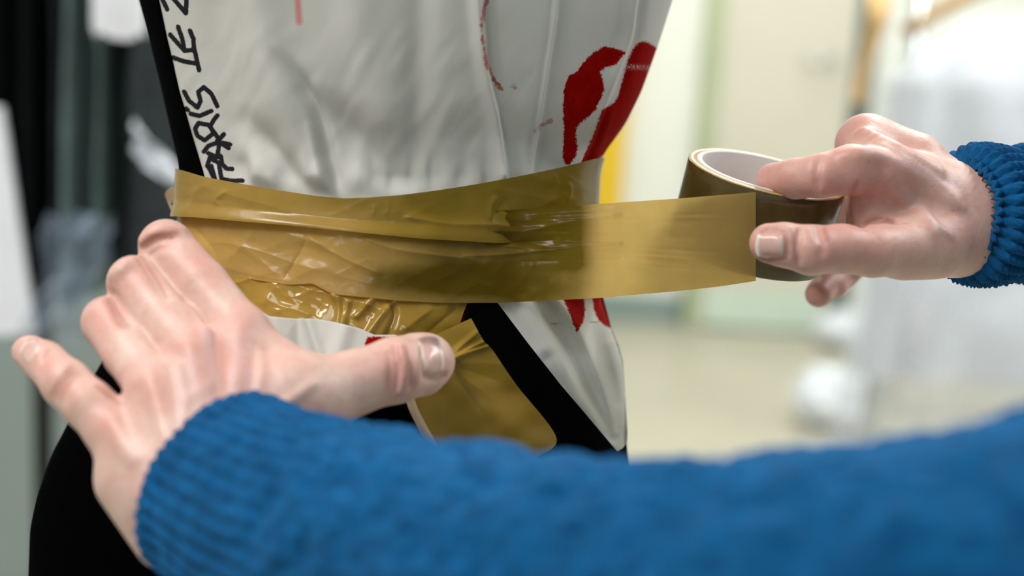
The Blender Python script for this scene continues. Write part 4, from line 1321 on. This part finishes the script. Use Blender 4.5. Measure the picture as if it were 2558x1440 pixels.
def nail(sdf, c, tip, side, hl, hw, lift=.25, label=None):
    """nail plate laid on the fingertip: centre, direction to the tip, across direction (picture), half length / width in px"""
    ctr = cs(*c) * 1000; tipv = cs(*tip) * 1000 - ctr; tipv /= np.linalg.norm(tipv)
    sv = cs(*side) * 1000 - ctr; sv -= tipv * (sv @ tipv); sv /= np.linalg.norm(sv)
    nrm = np.cross(tipv, sv)
    if nrm[2] < 0: nrm = -nrm
    s = c[2] / F * 1000
    n1, n2 = 22, 22
    u, v = np.meshgrid(np.linspace(-1, 1, n1), np.linspace(-1, 1, n2), indexing='ij')
    # square to rounded shape
    uu = u * np.sqrt(1 - .38 * v * v); vv = v * np.sqrt(1 - .22 * u * u) * (1 - .06 * u)
    base = ctr + tipv * (uu * hl * s)[..., None] + sv * (vv * hw * s)[..., None] + nrm * 14
    t = np.zeros(u.shape)
    for _ in range(40):
        d = sdf.eval((base - nrm * t[..., None]).reshape(-1, 3).astype(np.float32)).reshape(u.shape)
        t = np.minimum(t + np.clip(d, -1, 3) * .7, 45)
    t = np.minimum(t, np.median(t) + 4.5)
    edge = np.maximum(np.abs(u), np.abs(v))
    thick = lift * (1 - sm(edge, .8, 1.0)) + .12
    thick = np.where(u > .6, lift + .15, thick)
    out = base - nrm * (t - thick)[..., None]
    # plate is stiffer than the skin below: smooth it
    for _ in range(6):
        o2 = out.copy()
        o2[1:-1, 1:-1] = (out[:-2, 1:-1] + out[2:, 1:-1] + out[1:-1, :-2] + out[1:-1, 2:]) / 4
        out = o2
    inn = base - nrm * (t + .5)[..., None]
    Vn = np.concatenate([out, inn[:, ::-1]], 1) / 1000
    o = grid_mesh('fingernail', to_local(person, to_world(Vn)), M['nail'], person_body, wrap_v=True, attrs={'free_edge': np.concatenate([sm(u, .72, .86)] * 2, 1).ravel(), 'moon': np.concatenate([1 - sm(u + .35 * v * v, -.75, -.5)] * 2, 1).ravel()})
    return o


nail(HL, (1090, 897, .672), (1135, 890, .675), (1096, 937, .674), 34, 46, .25)
nail(HL, (66, 876, .655), (40, 856, .655), (85, 850, .655), 26, 28, .2)
nail(HR, (1928, 612, .690), (1890, 612, .690), (1928, 650, .690), 33, 32, .3)


# ---- sleeves
def knit_sleeve(name, ctrl, n, seg, ribs, cuff_len, rib_amp, lump_amp, seed, thick=.0035, roll_in=True):
    c = catmull(np.array(ctrl, float), n)
    C = cs(c[:, 0], c[:, 1], c[:, 2]); R = c[:, 3] * c[:, 2] / F
    T, A, B = frames(C)
    ph = np.linspace(0, 2 * np.pi, seg, endpoint=False)[None]
    s = np.concatenate([[0], np.cumsum(np.linalg.norm(np.diff(C, axis=0), axis=1))])[:, None]
    cuff = 1 - sm(s, cuff_len * .85, cuff_len * 1.15)
    ripple = np.abs(np.sin(ribs / 2 * ph + .35 * vn(s * 60, ph * 1.5, seed)))
    d = rib_amp * (ripple - .6) * (.25 + .75 * cuff)
    # stitches: little V-shaped bumps along the ribs
    d = d + rib_amp * .16 * np.sin(s * 1700 + 2.6 * np.sign(np.sin(ribs * ph)) * np.abs(np.sin(ribs * ph))) * (.5 + .5 * ripple)
    # the body of the sleeve: chunky uneven stitches
    w = ph * np.median(R)
    lum = vn(s * 95 + w * 28, w * 70, seed + 1) * .6 + vn(s * 55 - w * 35, w * 45 + s * 20, seed + 2) * .8 + .35 * vn(s * 220, w * 200, seed + 4)
    d = d + lump_amp * lum * (1 - .55 * cuff)
    RR = R[:, None] + d
    RR = RR - .010 * (1 - sm(s, 0, .010)) ** 2                   # rounded lip of the cuff
    V = C[:, None] + RR[..., None] * (np.cos(ph)[..., None] * A[:, None] + np.sin(ph)[..., None] * B[:, None])
    # inner lining at the opening
    k = 10
    Vi = C[:k, None] + (R[:k, None] * .84 + d[:k] * 1.0)[..., None] * (np.cos(ph)[..., None] * A[:k, None] + np.sin(ph)[..., None] * B[:k, None])
    V = np.concatenate([Vi[::-1], V], 0)
    return V


sweater = empty('sweater', (0, 0, 0)); sweater.parent = person
sl = [(525, 1200, .630, 248), (600, 1245, .618, 262), (740, 1322, .592, 290), (1000, 1418, .555, 337), (1300, 1494, .515, 358), (1600, 1530, .482, 372), (2000, 1522, .450, 392), (2300, 1508, .430, 414), (2600, 1490, .418, 450), (2900, 1450, .415, 480), (3350, 1280, .430, 520), (3750, 900, .46, 540), (3950, 450, .50, 560)]
bpy.context.view_layer.update()
sweater.matrix_world = person.matrix_world
bpy.context.view_layer.update()
V = knit_sleeve('sleeve', sl, 560, 480, 40, .085, .0019, .0028, 5)
grid_mesh('sleeve', to_local(sweater, to_world(V)), M['knit'], sweater, wrap_v=True)
sr = [(2398, 532, .757, 158), (2420, 534, .760, 171), (2455, 538, .765, 176), (2490, 544, .770, 170), (2512, 545, .7735, 150), (2545, 540, .778, 166), (2600, 536, .786, 176), (2720, 540, .804, 184), (3000, 570, .85, 200), (3300, 560, .92, 215), (3500, 450, .98, 230)]
V = knit_sleeve('sleeve', sr, 460, 420, 34, .30, .0034, .0010, 9)
grid_mesh('sleeve', to_local(sweater, to_world(V)), M['knit'], sweater, wrap_v=True)
yk = [(3720, 920, .456, 490), (3860, 680, .478, 560), (3945, 460, .499, 585), (3980, 370, .58, 650), (3900, 330, .75, 700), (3700, 380, .90, 560), (3490, 455, .98, 255), (3380, 520, .942, 208)]
V = knit_sleeve('yoke', yk, 120, 160, 40, .01, .001, .003, 13)
grid_mesh('yoke', to_local(sweater, to_world(V)), M['knit'], sweater, wrap_v=True)
